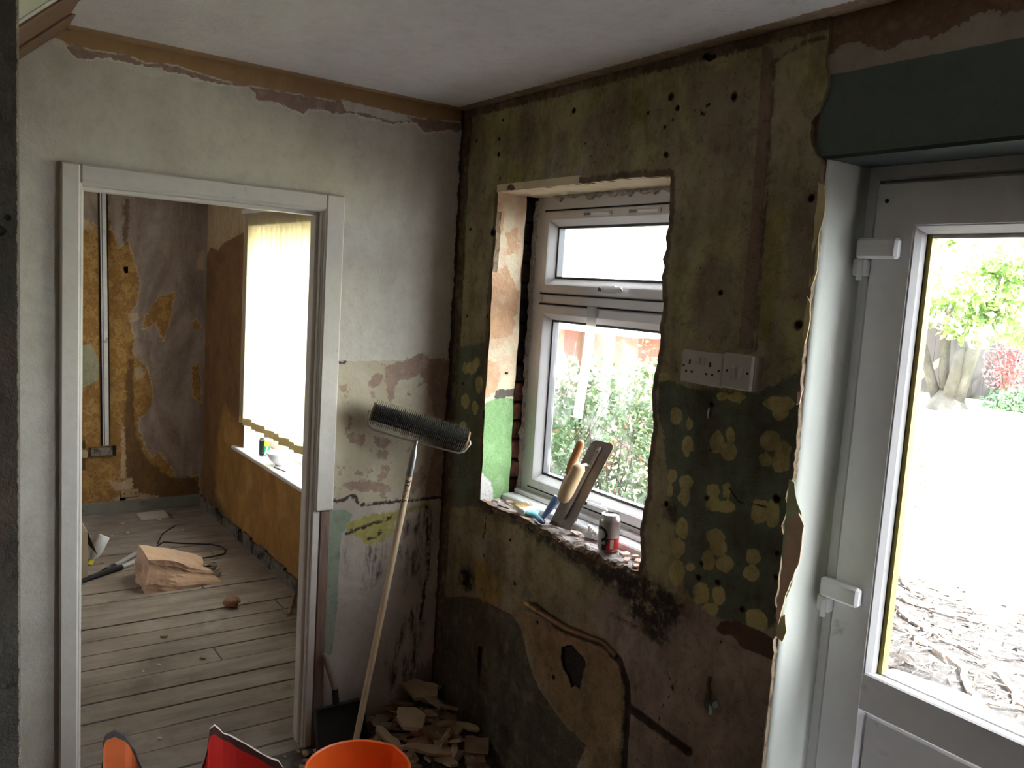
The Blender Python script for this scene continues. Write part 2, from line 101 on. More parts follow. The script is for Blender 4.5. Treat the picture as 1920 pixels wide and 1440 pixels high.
'f_ochre':[[(-0.982,1.961),(-0.819,1.952),(-0.745,2.008),(-0.68,1.936),(-0.647,2.01),(-0.589,1.836),(-0.529,1.913),(-0.487,1.752),(-0.451,1.626),(-0.47,1.477),(-0.524,1.394),(-0.502,1.291),(-0.481,1.217),(-0.501,1.141),(-0.398,1.029),(-0.361,0.895),(-0.369,0.742),(-0.439,0.668),(-0.453,0.611),(-0.39,0.434),(-0.354,0.381),(-0.3,0.409),(-0.217,0.285),(-0.178,0.195),(-0.028,0.223),(0.009,-0.057),(-0.979,0.026)],[(-0.316,1.536),(-0.252,1.554),(-0.22,1.575),(-0.23,1.502),(-0.249,1.373),(-0.294,1.22),(-0.313,1.276),(-0.335,1.351),(-0.384,1.323),(-0.433,1.3),(-0.413,1.368),(-0.368,1.463)],[(-0.095,1.358),(-0.066,1.39),(-0.035,1.333),(-0.049,1.301),(-0.08,1.32)],[(-0.089,1.028),(-0.037,1.067),(-0.023,0.752),(-0.078,0.832)]],
'f_dark':[[(-0.501,1.216),(-0.485,0.991),(-0.481,0.612),(-0.389,0.375),(-0.224,0.226),(-0.027,0.211),(-0.012,0.027),(-0.528,0.114),(-0.543,0.614),(-0.533,0.992)],[(-0.559,2.198),(-0.522,2.184),(-0.529,1.84),(-0.563,1.91)],[(-0.681,2.166),(-0.658,2.169),(-0.629,1.833),(-0.679,1.9)]],
'f_mint':[[(-0.854,1.182),(-0.763,1.194),(-0.71,1.11),(-0.702,0.948),(-0.82,0.884),(-0.853,0.866)]],
'f_pale':[[(-0.857,2.06),(-0.778,2.026),(-0.729,1.967),(-0.825,1.951),(-0.857,1.955)],[(-0.524,1.401),(-0.462,1.422),(-0.448,1.367),(-0.506,1.346)],[(-0.485,1.029),(-0.43,1.036),(-0.408,0.968),(-0.467,0.946)],[(-0.061,1.877),(-0.016,1.88),(-0.013,1.727),(-0.073,1.743)],[(-0.65,0.248),(-0.564,0.214),(-0.484,0.246),(-0.476,0.156),(-0.598,0.159)],[(-0.608,0.102),(-0.493,0.142),(-0.295,0.093),(-0.331,0.057),(-0.597,0.063)],[(-0.557,0.615),(-0.537,0.633),(-0.526,0.23),(-0.561,0.252)]],
'f_hole':[[(-0.816,0.02),(-0.757,0.078),(-0.716,0.048),(-0.682,0.014),(-0.699,-0.031),(-0.816,-0.029)],[(-0.572,0.01),(-0.56,0.156),(-0.532,0.153),(-0.524,0.075),(-0.499,0.003),(-0.544,-0.016)],[(-0.555,1.73),(-0.527,1.731),(-0.527,1.688),(-0.547,1.683)]],
's_pale':[[(-3.647,2.23),(-2.62,2.181),(-2.605,2.008),(-2.848,1.967),(-3.086,1.935),(-3.235,1.881),(-3.397,1.911),(-3.503,1.851),(-3.619,1.881)]],
's_ochre':[[(-2.994,0.827),(-2.628,0.74),(-2.397,0.609),(-1.116,0.641),(-1.058,0.041),(-1.672,0.008),(-2.685,0.044),(-3.133,0.155),(-3.128,0.579)]],
}

rnd = random.Random(11)
nrng = np.random.RandomState(5)


# ------------------------------------------------------------------ materials
def c(r, g, b):
    def l(v):
        v /= 255.0
        return v / 12.92 if v <= 0.04045 else ((v + 0.055) / 1.055) ** 2.4
    return (l(r), l(g), l(b), 1.0)


class T:
    def __init__(s, name, rough=0.6, metal=0.0):
        s.m = bpy.data.materials.new(name)
        s.m.use_nodes = True
        s.t = s.m.node_tree
        s.b = s.t.nodes['Principled BSDF']
        s.b.inputs['Roughness'].default_value = rough
        s.b.inputs['Metallic'].default_value = metal
        s._co = None

    def put(s, sock, v):
        if isinstance(v, bpy.types.NodeSocket):
            s.t.links.new(v, sock)
        elif hasattr(v, '__len__') and len(v) == 3 and sock.type == 'RGBA':
            sock.default_value = (*v, 1)
        else:
            sock.default_value = v

    def n(s, typ, ins=None, **props):
        nd = s.t.nodes.new(typ)
        for k, v in props.items():
            setattr(nd, k, v)
        for k, v in (ins or {}).items():
            s.put(nd.inputs[k], v)
        return nd

    @property
    def co(s):
        if s._co is None:
            s._co = s.n('ShaderNodeTexCoord').outputs['Object']
        return s._co

    def scaled(s, sx, sy, sz):
        return s.n('ShaderNodeMapping', {'Vector': s.co, 'Scale': (sx, sy, sz)}).outputs[0]

    def noise(s, scale, detail=4.0, rough=0.55, vec=None, dist=0.0):
        return s.n('ShaderNodeTexNoise', {'Vector': vec or s.co, 'Scale': scale, 'Detail': detail, 'Roughness': rough, 'Distortion': dist}).outputs[0]

    def math(s, op, a, b=0.0, cc=0.0):
        nd = s.n('ShaderNodeMath', operation=op)
        s.put(nd.inputs[0], a)
        s.put(nd.inputs[1], b)
        s.put(nd.inputs[2], cc)
        return nd.outputs[0]

    def step(s, v, a, b, lo=0.0, hi=1.0):
        nd = s.n('ShaderNodeMapRange', interpolation_type='SMOOTHSTEP')
        for i, x in enumerate((v, a, b, lo, hi)):
            s.put(nd.inputs[i], x)
        return nd.outputs[0]

    def mix(s, f, a, b, mode='MIX'):
        nd = s.n('ShaderNodeMix', data_type='RGBA', blend_type=mode)
        s.put(nd.inputs[0], f)
        s.put(nd.inputs[6], a)
        s.put(nd.inputs[7], b)
        return nd.outputs[2]

    def ramp(s, v, cols, lo=0.3, hi=0.7):
        nd = s.n('ShaderNodeValToRGB')
        e = nd.color_ramp.elements
        while len(e) < len(cols):
            e.new(0.5)
        for i, cl in enumerate(cols):
            e[i].position = lo + (hi - lo) * i / max(1, len(cols) - 1)
            e[i].color = cl
        s.put(nd.inputs[0], v)
        return nd.outputs[0]

    def attr(s, name):
        return s.n('ShaderNodeAttribute', attribute_name=name).outputs['Fac']

    def bump(s, h, dist=0.01, strength=1.0):
        nd = s.n('ShaderNodeBump', {'Height': h, 'Distance': dist, 'Strength': strength})
        s.put(s.b.inputs['Normal'], nd.outputs[0])

    def col(s, v):
        s.put(s.b.inputs['Base Color'], v)
        return s


MATS = {}


def plain(name, col, rough=0.6, metal=0.0, var=0.12, scale=20, bump=0.0, grime=None, streak=None):
    """a base colour with a little grain and, if asked, blotches of dirt"""
    if name in MATS:
        return MATS[name]
    t = T(name, rough, metal)
    vec = t.scaled(*streak) if streak else None
    nz = t.noise(scale, 5, 0.6, vec)
    dark = tuple(x * (1 - var) for x in col[:3]) + (1,)
    lite = tuple(min(1, x * (1 + var)) for x in col[:3]) + (1,)
    v = t.ramp(nz, [dark, lite])
    if grime:
        g = t.step(t.noise(grime[1], 6, 0.65), grime[2], grime[2] + 0.15)
        v = t.mix(g, v, grime[0])
    t.col(v)
    if bump:
        t.bump(t.noise(scale * 2, 5, 0.6, vec), bump)
    MATS[name] = t.m
    return t.m


def wallmat(name, base, bscale, layers, fine=0.0025, rough=0.9, speck=None, streaky=None, mot=0.35):
    """layers of paint, paper and plaster: each layer's outline comes from a distance stored on the mesh"""
    t = T(name, rough)
    vec = t.scaled(*streaky) if streaky else None
    p1 = t.noise(bscale, 5, 0.62, vec, 0.6)
    p2 = t.noise(15, 4, 0.65)
    v = t.ramp(p1, base)
    v = t.mix(t.step(p2, 0.45, 0.75, 0, 0.3), v, tuple(x * 0.72 for x in base[0][:3]) + (1,))
    wn = {}
    rel = None
    for i, L in enumerate(layers):
        wsc = 24 if L.get('wsc', 45) < 35 else 60
        if wsc not in wn:
            wn[wsc] = t.math('SUBTRACT', t.noise(wsc, 4, 0.68), 0.5)
        sd = t.math('MULTIPLY_ADD', wn[wsc], L.get('warp', 0.02) * 2, t.attr(L['a']))
        w = L.get('w', 0.0016)
        m = t.step(sd, -w, w)
        if 'edge' in L:
            ec, ew = L['edge']
            em = t.step(t.math('ABSOLUTE', t.math('ADD', sd, ew * 0.6)), ew, ew * 0.6)
            v = t.mix(t.math('MULTIPLY', em, t.step(p2, 0.40, 0.52)), v, ec)
        if 'mod' in L:
            ms, lo, hi = L['mod'][:3]
            mv = t.scaled(*L['mod'][3]) if len(L['mod']) > 3 else None
            m = t.math('MULTIPLY', m, t.step(t.noise(ms, 4, 0.68, mv), lo, hi))
        if 'k' in L:
            m = t.math('MULTIPLY', m, L['k'])
        cols = L['c']
        lv = t.ramp(p2 if L.get('sc', 10) >= 8 else p1, cols, 0.32, 0.68) if len(cols) > 1 else cols[0]
        v = t.mix(m, v, lv)
    if mot:
        v = t.mix(t.math('MULTIPLY', t.step(t.noise(6.3, 6, 0.72, t.scaled(1, 1, 0.6)), 0.40, 0.68), mot), v, c(150, 132, 112), 'MULTIPLY')
        v = t.mix(t.math('MULTIPLY', t.step(t.noise(33, 5, 0.75), 0.50, 0.72), mot * 0.9), v, c(140, 126, 112), 'MULTIPLY')
    if speck:
        v = t.mix(t.step(t.noise(speck[1], 2, 0.5), speck[2], speck[2] + 0.04), v, speck[0])
    t.col(v)
    t.bump(t.noise(40, 5, 0.75), fine * 2)
    return t.m


# ------------------------------------------------------------------ mesh helpers
def tag(o, label=None, cat=None, group=None, kind=None):
    if label:
        o['label'] = label
    if cat:
        o['category'] = cat
    if group:
        o['group'] = group
    if kind:
        o['kind'] = kind
    return o


def empty(name, loc=(0, 0, 0), rz=0.0):
    o = bpy.data.objects.new(name, None)
    COL.objects.link(o)
    o.location = loc
    o.rotation_euler = (0, 0, rz)
    o.empty_display_size = 0.05
    return o


def link(name, me, mats, parent=None):
    for m in (mats if isinstance(mats, (list, tuple)) else [mats]):
        me.materials.append(m)
    o = bpy.data.objects.new(name, me)
    COL.objects.link(o)
    if parent is not None:
        o.parent = parent
    return o


class M:
    """collects vertices and faces of one mesh"""

    def __init__(s):
        s.v, s.f, s.mi = [], [], []

    def add(s, v, f, mi=0):
        o = len(s.v)
        s.v += [tuple(p) for p in v]
        s.f += [tuple(i + o for i in q) for q in f]
        s.mi += [mi] * len(f)
        return s

    def box(s, lo, hi, mi=0, mat=None):
        (a, b, d), (e, g, h) = lo, hi
        v = [(a, b, d), (e, b, d), (e, g, d), (a, g, d), (a, b, h), (e, b, h), (e, g, h), (a, g, h)]
        if mat is not None:
            v = [mat @ Vector(p) for p in v]
        return s.add(v, [(0, 3, 2, 1), (4, 5, 6, 7), (0, 1, 5, 4), (1, 2, 6, 5), (2, 3, 7, 6), (3, 0, 4, 7)], mi)

    def cham(s, lo, hi, b, mi=0, mat=None):
        """box with chamfered edges"""
        lo, hi = Vector(lo), Vector(hi)
        v, idx = [], {}
        for sx in (0, 1):
            for sy in (0, 1):
                for sz in (0, 1):
                    p = Vector((hi[0] if sx else lo[0], hi[1] if sy else lo[1], hi[2] if sz else lo[2]))
                    sg = Vector((-1 if sx else 1, -1 if sy else 1, -1 if sz else 1))
                    for ax in range(3):
                        q = p + Vector([0 if k == ax else sg[k] * b for k in range(3)])
                        idx[(sx, sy, sz, ax)] = len(v)
                        v.append(mat @ q if mat is not None else q)
        f = []
        for ax in range(3):
            o1, o2 = [k for k in range(3) if k != ax]
            for sd in (0, 1):
                q = []
                for (a1, a2) in ((0, 0), (1, 0), (1, 1), (0, 1)):
                    k = [0, 0, 0]
                    k[ax], k[o1], k[o2] = sd, a1, a2
                    q.append(idx[(*k, ax)])
                f.append(tuple(q))
        for ax in range(3):
            o1, o2 = [k for k in range(3) if k != ax]
            for (a1, a2) in ((0, 0), (1, 0), (1, 1), (0, 1)):
                k0, k1 = [0, 0, 0], [0, 0, 0]
                k0[o1], k0[o2], k0[ax] = a1, a2, 0
                k1[o1], k1[o2], k1[ax] = a1, a2, 1
                f.append((idx[(*k0, o1)], idx[(*k1, o1)], idx[(*k1, o2)], idx[(*k0, o2)]))
        for sx in (0, 1):
            for sy in (0, 1):
                for sz in (0, 1):
                    f.append(tuple(idx[(sx, sy, sz, a)] for a in range(3)))
        return s.add(v, f, mi)

    def ring(s, x0, x1, z0, z1, prof, mi=0, close=False):
        """rectangle of mitred members in the XZ plane, prof = (inset, y) points"""
        v, f = [], []
        for d, y in prof:
            v += [(x0 + d, y, z0 + d), (x1 - d, y, z0 + d), (x1 - d, y, z1 - d), (x0 + d, y, z1 - d)]
        n = len(prof)
        for i in range(n if close else n - 1):
            j = (i + 1) % n
            for k in range(4):
                f.append((i * 4 + k, i * 4 + (k + 1) % 4, j * 4 + (k + 1) % 4, j * 4 + k))
        return s.add(v, f, mi)

    def tube(s, path, r, seg=10, mi=0, cap=True):
        path = [Vector(p) for p in path]
        n = len(path)
        rr = r if hasattr(r, '__len__') else [r] * n
        v, f = [], []
        ref = None
        for i, p in enumerate(path):
            d = (path[min(i + 1, n - 1)] - path[max(i - 1, 0)]).normalized()
            if ref is None:
                ref = d.orthogonal().normalized()
            ref = (ref - d * ref.dot(d)).normalized()
            b = d.cross(ref)
            for k in range(seg):
                a = 2 * math.pi * k / seg
                v.append(p + (ref * math.cos(a) + b * math.sin(a)) * rr[i])
        for i in range(n - 1):
            for k in range(seg):
                f.append((i * seg + k, i * seg + (k + 1) % seg, (i + 1) * seg + (k + 1) % seg, (i + 1) * seg + k))
        if cap:
            f.append(tuple(range(seg))[::-1])
            f.append(tuple(range((n - 1) * seg, n * seg)))
        return s.add(v, f, mi)

    def lathe(s, prof, seg=32, mi=0, mat=None, capb=True, capt=True):
        v, f = [], []
        for r, z in prof:
            for k in range(seg):
                a = 2 * math.pi * k / seg
                p = Vector((r * math.cos(a), r * math.sin(a), z))
                v.append(mat @ p if mat is not None else p)
        n = len(prof)
        for i in range(n - 1):
            for k in range(seg):
                f.append((i * seg + k, i * seg + (k + 1) % seg, (i + 1) * seg + (k + 1) % seg, (i + 1) * seg + k))
        if capb:
            f.append(tuple(range(seg))[::-1])
        if capt:
            f.append(tuple(range((n - 1) * seg, n * seg)))
        return s.add(v, f, mi)

    def prism(s, poly, o, u, v_, nrm, th, mi=0):
        """flat outline poly [(a,b)] at o + a*u + b*v, thickened along nrm"""
        o, u, v_, nrm = Vector(o), Vector(u), Vector(v_), Vector(nrm)
        n = len(poly)
        vs = [o + u * a + v_ * b for a, b in poly] + [o + u * a + v_ * b + nrm * th for a, b in poly]
        f = [tuple(range(n))[::-1], tuple(range(n, 2 * n))] + [(i, (i + 1) % n, n + (i + 1) % n, n + i) for i in range(n)]
        return s.add(vs, f, mi)

    def mesh(s, name, smooth=False):
        me = bpy.data.meshes.new(name)
        me.from_pydata(s.v, [], s.f)
        me.polygons.foreach_set('material_index', s.mi)
        if smooth:
            me.polygons.foreach_set('use_smooth', [True] * len(s.f))
        me.update()
        return me

    def build(s, name, mats, parent=None, smooth=False):
        return link(name, s.mesh(name, smooth), mats, parent)


def smooth_by_angle(o, deg=35):
    me = o.data
    me.polygons.foreach_set('use_smooth', [True] * len(me.polygons))
    me.set_sharp_from_angle(angle=math.radians(deg))
    return o


def pip(P, poly):
    x, y = P[:, 0], P[:, 1]
    ins = np.zeros(len(P), bool)
    n = len(poly)
    for i in range(n):
        (x0, y0), (x1, y1) = poly[i], poly[(i + 1) % n]
        if y0 == y1:
            continue
        cr = ((y0 > y) != (y1 > y)) & (x < (x1 - x0) * (y - y0) / (y1 - y0) + x0)
        ins ^= cr
    return ins


def segdist(P, pts, closed):
    d = np.full(len(P), 9.0)
    n = len(pts)
    for i in range(n if closed else n - 1):
        a, b = np.array(pts[i], float), np.array(pts[(i + 1) % n], float)
        ab = b - a
        t = np.clip(((P - a) @ ab) / max(1e-12, ab @ ab), 0, 1)
        q = P - (a + t[:, None] * ab)
        d = np.minimum(d, np.sqrt((q * q).sum(1)))
    return d


def sdf(P, polys):
    r = np.full(len(P), -9.0)
    for poly in polys:
        d = segdist(P, poly, True)
        r = np.maximum(r, np.where(pip(P, poly), d, -d))
    return r


def linesd(P, lines, half):
    r = np.full(len(P), -9.0)
    for ln in lines:
        r = np.maximum(r, half - segdist(P, ln, False))
    return r


def resample(poly, step, jit=0.0, closed=True):
    out = []
    n = len(poly)
    for i in range(n if closed else n - 1):
        a, b = poly[i], poly[(i + 1) % n]
        k = max(1, int(math.hypot(b[0] - a[0], b[1] - a[1]) / step))
        for j in range(k):
            t = j / k
            q = [a[0] + (b[0] - a[0]) * t, a[1] + (b[1] - a[1]) * t]
            if j and jit:
                q[0] += rnd.uniform(-jit, jit)
                q[1] += rnd.uniform(-jit, jit)
            out.append(tuple(q))
    if not closed:
        out.append(tuple(poly[-1]))
    return out


def sheet(outline, holes, step, region=None, fine=None):
    """triangulated flat sheet with holes, dense enough to carry outline distances"""
    loops = [outline] + holes
    pts, edges = [], []
    for lp in loops:
        o = len(pts)
        pts += lp
        edges += [(o + i, o + (i + 1) % len(lp)) for i in range(len(lp))]
    B = np.array(outline)
    u0, v0 = B.min(0)
    u1, v1 = B.max(0)
    if region:
        u0, u1, v0, v1 = max(u0, region[0]), min(u1, region[1]), max(v0, region[2]), min(v1, region[3])
    gu, gv = np.meshgrid(np.arange(u0 + step / 2, u1, step), np.arange(v0 + step / 2, v1, step))
    G = np.stack([gu.ravel(), gv.ravel()], 1)
    G += nrng.uniform(-step * 0.2, step * 0.2, G.shape)
    for (a0, a1, b0, b1, st) in fine or ():
        fu, fv = np.meshgrid(np.arange(a0, a1, st), np.arange(b0, b1, st))
        inb = (G[:, 0] > a0) & (G[:, 0] < a1) & (G[:, 1] > b0) & (G[:, 1] < b1)
        G = np.concatenate([G[~inb], np.stack([fu.ravel(), fv.ravel()], 1)])
    keep = pip(G, outline) & (segdist(G, outline, True) > step * 0.25)
    for h in holes:
        keep &= ~pip(G, h) & (segdist(G, h, True) > step * 0.3)
    G = G[keep]
    vs = [Vector(p) for p in pts] + [Vector((a, b)) for a, b in G.tolist()]
    rv, re, rf, _, _, _ = delaunay_2d_cdt(vs, edges, [], 0, 1e-7)
    P = np.array([(p.x, p.y) for p in rv])
    F = np.array([f for f in rf if len(f) == 3])
    cen = P[F].mean(1)
    ok = pip(cen, outline)
    for h in holes:
        ok &= ~pip(cen, h)
    return P, F[ok]


def sheet_obj(name, P, F, to3, mats, attrs, skirts=(), parent=None):
    """to3(P)->(N,3); skirts = (loop, vector, material index, closed)"""
    V = to3(P)
    faces = F.tolist()
    mi = [0] * len(faces)
    V = V.tolist()
    nb = len(V)
    for loop, vec, m, closed in skirts:
        Q = to3(np.array(loop, float))
        o = len(V)
        n = len(Q)
        V += Q.tolist() + (Q + np.array(vec)).tolist()
        for i in range(n if closed else n - 1):
            j = (i + 1) % n
            faces.append((o + i, o + j, o + n + j, o + n + i))
            mi.append(m)
        if closed == 'cap':
            faces.append(tuple(range(o + n, o + 2 * n)))
            mi.append(m)
    me = bpy.data.meshes.new(name)
    me.from_pydata(V, [], faces)
    me.polygons.foreach_set('material_index', mi)
    me.update()
    for k, a in attrs.items():
        at = me.attributes.new(k, 'FLOAT', 'POINT')
        full = np.full(len(V), -1.0, np.float32)
        full[:nb] = a
        at.data.foreach_set('value', full)
    return link(name, me, mats, parent)


def circ(x, y, r, n=9):
    return [(x + r * rnd.uniform(0.75, 1.2) * math.cos(2 * math.pi * i / n), y + r * rnd.uniform(0.75, 1.2) * math.sin(2 * math.pi * i / n)) for i in range(n)]


# ------------------------------------------------------------------ shared materials
UPVC = plain('white_upvc', c(222, 220, 222), 0.32, var=0.03, grime=(c(160, 152, 145), 9, 0.62))
PAINTW = plain('old_white_gloss', c(214, 208, 200), 0.42, var=0.05, grime=(c(150, 140, 126), 7, 0.62), bump=0.001)
BRICK = plain('raw_brick', c(125, 82, 66), 0.95, var=0.35, scale=30, bump=0.006, grime=(c(70, 60, 54), 12, 0.5))
DARK = plain('dark_cavity', c(42, 36, 31), 0.95, var=0.4, scale=40, bump=0.006)
MORTAR = plain('raw_plaster_edge', c(150, 128, 106), 0.95, var=0.3, scale=35, bump=0.006, grime=(c(84, 68, 54), 20, 0.52))


def glass(name='window_glass', tint=(0.97, 0.985, 0.98), dirt=0.0):
    if name in MATS:
        return MATS[name]
    t = T(name)
    tr = t.n('ShaderNodeBsdfTransparent', {'Color': (*tint, 1)})
    gl = t.n('ShaderNodeBsdfGlossy', {'Color': (1, 1, 1, 1), 'Roughness': 0.02})
    fr = t.n('ShaderNodeFresnel', {'IOR': 1.45})
    mx = t.n('ShaderNodeMixShader', {0: t.math('MULTIPLY', fr.outputs[0], 0.2), 1: tr.outputs[0], 2: gl.outputs[0]})
    out = mx
    if dirt:
        df = t.n('ShaderNodeBsdfTranslucent', {'Color': (0.9, 0.92, 0.9, 1)})
        dn = t.math('MULTIPLY', t.step(t.noise(6, 7, 0.7, None, 0.8), 0.45, 0.75), dirt)  # patchy dirt film that also lays a pale haze over the view
        out = t.n('ShaderNodeMixShader', {0: dn, 1: mx.outputs[0], 2: df.outputs[0]})
    t.t.links.new(out.outputs[0], t.t.nodes['Material Output'].inputs[0])
    MATS[name] = t.m
    return t.m


GLASS = glass('window_glass', dirt=0.06)

# ================================================================== STRUCTURE
# ---------------- right wall: the plaster skin with the window hole
redge = D['r_edge'][0]
R_OUT = [(0, 0), (1.592, 0), (1.594, 0.4)] + resample(redge[::-1], 0.012, 0.0022, closed=False) + [(1.575, 2.4), (0, 2.4)]
R_OUT = resample(R_OUT[:3], 0.05, closed=False)[:-1] + R_OUT[2:]
R_WIN = resample(D['r_win'][0], 0.014, 0.0025)
R_BLACK = [resample(p, 0.012, 0.003) for p in D['r_black']]
R_HOLES = [circ(x, z, r) for x, z, r in D['r_holes']]
P, F = sheet(R_OUT, [R_WIN] + R_BLACK + R_HOLES, 0.0125, None, [(1.115, 1.58, 0.93, 1.58, 0.0063)])
A = {k: sdf(P, D[k]) for k in ('r_green', 'r_flower', 'r_grime', 'r_yellow', 'r_sheet', 'r_tan', 'r_mauve', 'r_brown', 'r_strip', 'r_pale', 'r_lime', 'r_blot')}
A['r_chase'] = linesd(P, D['r_chase'], 0.014)
A['r_step'] = linesd(P, D['r_step'], 0.006)
A['r_crack'] = linesd(P, D['r_crack'], 0.0026)
A['r_holerim'] = np.max([rr * 1.35 - np.hypot(P[:, 0] - x, P[:, 1] - z) for x, z, rr in D['r_holes']], axis=0)
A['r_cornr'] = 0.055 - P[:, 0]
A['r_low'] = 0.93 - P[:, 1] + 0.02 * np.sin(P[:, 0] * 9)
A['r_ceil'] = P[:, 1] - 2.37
A['r_winedge'] = 0.018 - segdist(P, R_WIN, True)


def r_to3(Q):
    ch = np.clip(linesd(Q, D['r_chase'], 0.016) / 0.016, 0, 1)
    lump = 0.004 * np.sin(Q[:, 0] * 7.3 + 1) * np.sin(Q[:, 1] * 5.1) + 0.002 * np.sin(Q[:, 0] * 31) * np.sin(Q[:, 1] * 27 + 2)
    sheetd = np.clip(sdf(Q, D['r_sheet']) / 0.012, 0, 1) * -0.004
    stp = np.clip(linesd(Q, D['r_step'], 0.010) / 0.010, 0, 1)
    y = 0.012 * np.sqrt(ch) + 0.004 * stp + lump * 0.7 + sheetd
    return np.stack([Q[:, 0], y, Q[:, 1]], 1)


W_RIGHT = wallmat('stripped_plaster_olive', [c(156, 144, 110), c(182, 174, 126), c(170, 159, 126), c(190, 178, 146)], 3.2, [
    dict(a='r_low', c=[c(172, 154, 126), c(150, 134, 106), c(186, 170, 144)], sc=6, warp=0.03, w=0.03, mod=(5, 0.3, 0.6)),
    dict(a='r_lime', c=[c(172, 162, 96), c(156, 146, 92)], sc=12, warp=0.03, w=0.006, mod=(9, 0.3, 0.5)),
    dict(a='r_pale', c=[c(178, 168, 146), c(162, 150, 128)], sc=10, warp=0.03, w=0.004, mod=(11, 0.32, 0.48)),
    dict(a='r_blot', c=[c(160, 142, 120), c(150, 132, 110)], sc=10, warp=0.07, w=0.02, wsc=22, k=0.75),
    dict(a='r_strip', c=[c(156, 134, 114), c(146, 124, 106)], sc=6, warp=0.008, w=0.002),
    dict(a='r_green', c=[c(104, 112, 92), c(118, 124, 104), c(94, 101, 82)], sc=7, warp=0.02, w=0.004),
    dict(a='r_flower', c=[c(214, 203, 138), c(200, 188, 124), c(206, 190, 142)], sc=14, warp=0.005, w=0.0015, wsc=90),
    dict(a='r_mauve', c=[c(176, 158, 144), c(160, 142, 129), c(186, 168, 154)], sc=5, warp=0.012, w=0.003),
    dict(a='r_tan', c=[c(172, 142, 102), c(150, 124, 90), c(184, 158, 118)], sc=7, warp=0.01, w=0.003),
    dict(a='r_sheet', c=[c(104, 97, 78), c(90, 84, 66), c(124, 116, 94)], sc=9, warp=0.006, w=0.0015),
    dict(a='r_yellow', c=[c(196, 168, 98), c(182, 152, 92)], sc=12, warp=0.02, w=0.012, mod=(14, 0.25, 0.55)),
    dict(a='r_brown', c=[c(112, 82, 66), c(98, 70, 56)], sc=14, warp=0.006, w=0.002),
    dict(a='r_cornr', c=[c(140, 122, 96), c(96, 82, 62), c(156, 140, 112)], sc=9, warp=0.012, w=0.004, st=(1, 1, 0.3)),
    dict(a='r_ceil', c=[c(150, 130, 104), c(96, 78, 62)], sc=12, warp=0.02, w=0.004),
    dict(a='r_winedge', c=[c(140, 122, 98), c(112, 94, 76)], sc=20, warp=0.012, w=0.004),
    dict(a='r_step', c=[c(104, 92, 72), c(120, 106, 84)], sc=20, warp=0.008, w=0.004),
    dict(a='r_grime', c=[c(74, 58, 46), c(46, 37, 31), c(98, 78, 62)], sc=22, warp=0.06, w=0.022, wsc=30, mod=(26, 0.30, 0.52)),
    dict(a='r_chase', c=[c(84, 66, 52), c(56, 45, 37)], sc=25, warp=0.008, w=0.004),
    dict(a='r_crack', c=[c(52, 42, 34)], warp=0.006, w=0.001, wsc=60),
    dict(a='r_holerim', c=[c(76, 62, 50)], warp=0.008, w=0.003, wsc=80),
], fine=0.004, streaky=(1, 1, 0.55), speck=(c(66, 54, 44), 55, 0.73), mot=0.7)
skirts = [(R_OUT, (0, 0.015, 0), 1, True), (R_WIN, (0, 0.02, 0), 1, True)]
skirts += [(h, (0, 0.010, 0), 2, 'cap') for h in R_BLACK + R_HOLES]
wall_right = sheet_obj('wall_right', P, F, r_to3, [W_RIGHT, MORTAR, DARK], A, skirts)
tag(wall_right, 'stripped plaster wall with olive stains and faded floral paint around the window', 'wall', kind='structure')

# masonry core behind the plaster, and an unseen upper storey block added to shade the garden
mb = M()
for lo, hi in [((-0.11, 0.016, 0), (0.19, 0.32, 2.4)), ((0.19, 0.19, 0), (0.256, 0.32, 2.4)), ((0.19, 0.016, 0), (1.13, 0.32, 0.93)), ((0.19, 0.12, 2.10), (1.13, 0.32, 2.4)),
               ((1.13, 0.016, 0), (1.590, 0.32, 2.4)), ((1.59, 0.25, 2.09), (2.6, 0.32, 2.4)), ((2.56, 0.016, 0), (4.45, 0.32, 2.4)),
               ((-3.75, 0.1, 0), (-2.62, 0.32, 2.4)), ((-2.62, 0.1, 0), (-1.22, 0.32, 0.58)), ((-2.62, 0.1, 2.15), (-1.22, 0.32, 2.4)), ((-1.22, 0.1, 0), (-0.11, 0.32, 2.4)),
               ((-3.9, -3.8, 2.46), (4.5, 0.34, 5.0))]:
    mb.box(lo, hi)
core = mb.build('core_and_shade_block', BRICK, wall_right)

# window recess: left cheek, head, rough sill
CH = [(0.0, 0.945), (0.128, 0.945), (0.128, 2.09), (0.0, 2.09)]
P, F = sheet(resample(CH, 0.012), [], 0.008)
A = dict(c_green=sdf(P, [[(-.02, 0.9), (0.15, 0.9), (0.15, 1.33), (0.06, 1.345), (-.02, 1.31)]]),
         c_white=sdf(P, [[(-.01, 0.93), (0.06, 0.95), (0.05, 1.02), (0.0, 1.06), (-.01, 1.06)]]),
         c_peach=sdf(P, [[(-.01, 1.33), (.05, 1.36), (.05, 1.46), (-.01, 1.5)], [(0, 1.55), (.1, 1.58), (.12, 1.72), (.06, 1.83), (-.01, 1.78)], [(-.01, 1.9), (.03, 1.95), (.03, 2.04), (-.01, 2.06)], [(.06, 1.86), (.11, 1.9), (.09, 1.98), (.05, 1.94)]]),
         c_grey=sdf(P, [[(.04, 1.335), (.14, 1.345), (.14, 1.375), (.045, 1.37)]]))


def ch_to3(Q):
    return np.stack([0.256 + 0.003 * np.sin(Q[:, 1] * 13) + 0.002 * np.sin(Q[:, 1] * 41) + (2.09 - Q[:, 1]) * 0.004, Q[:, 0], Q[:, 1]], 1)


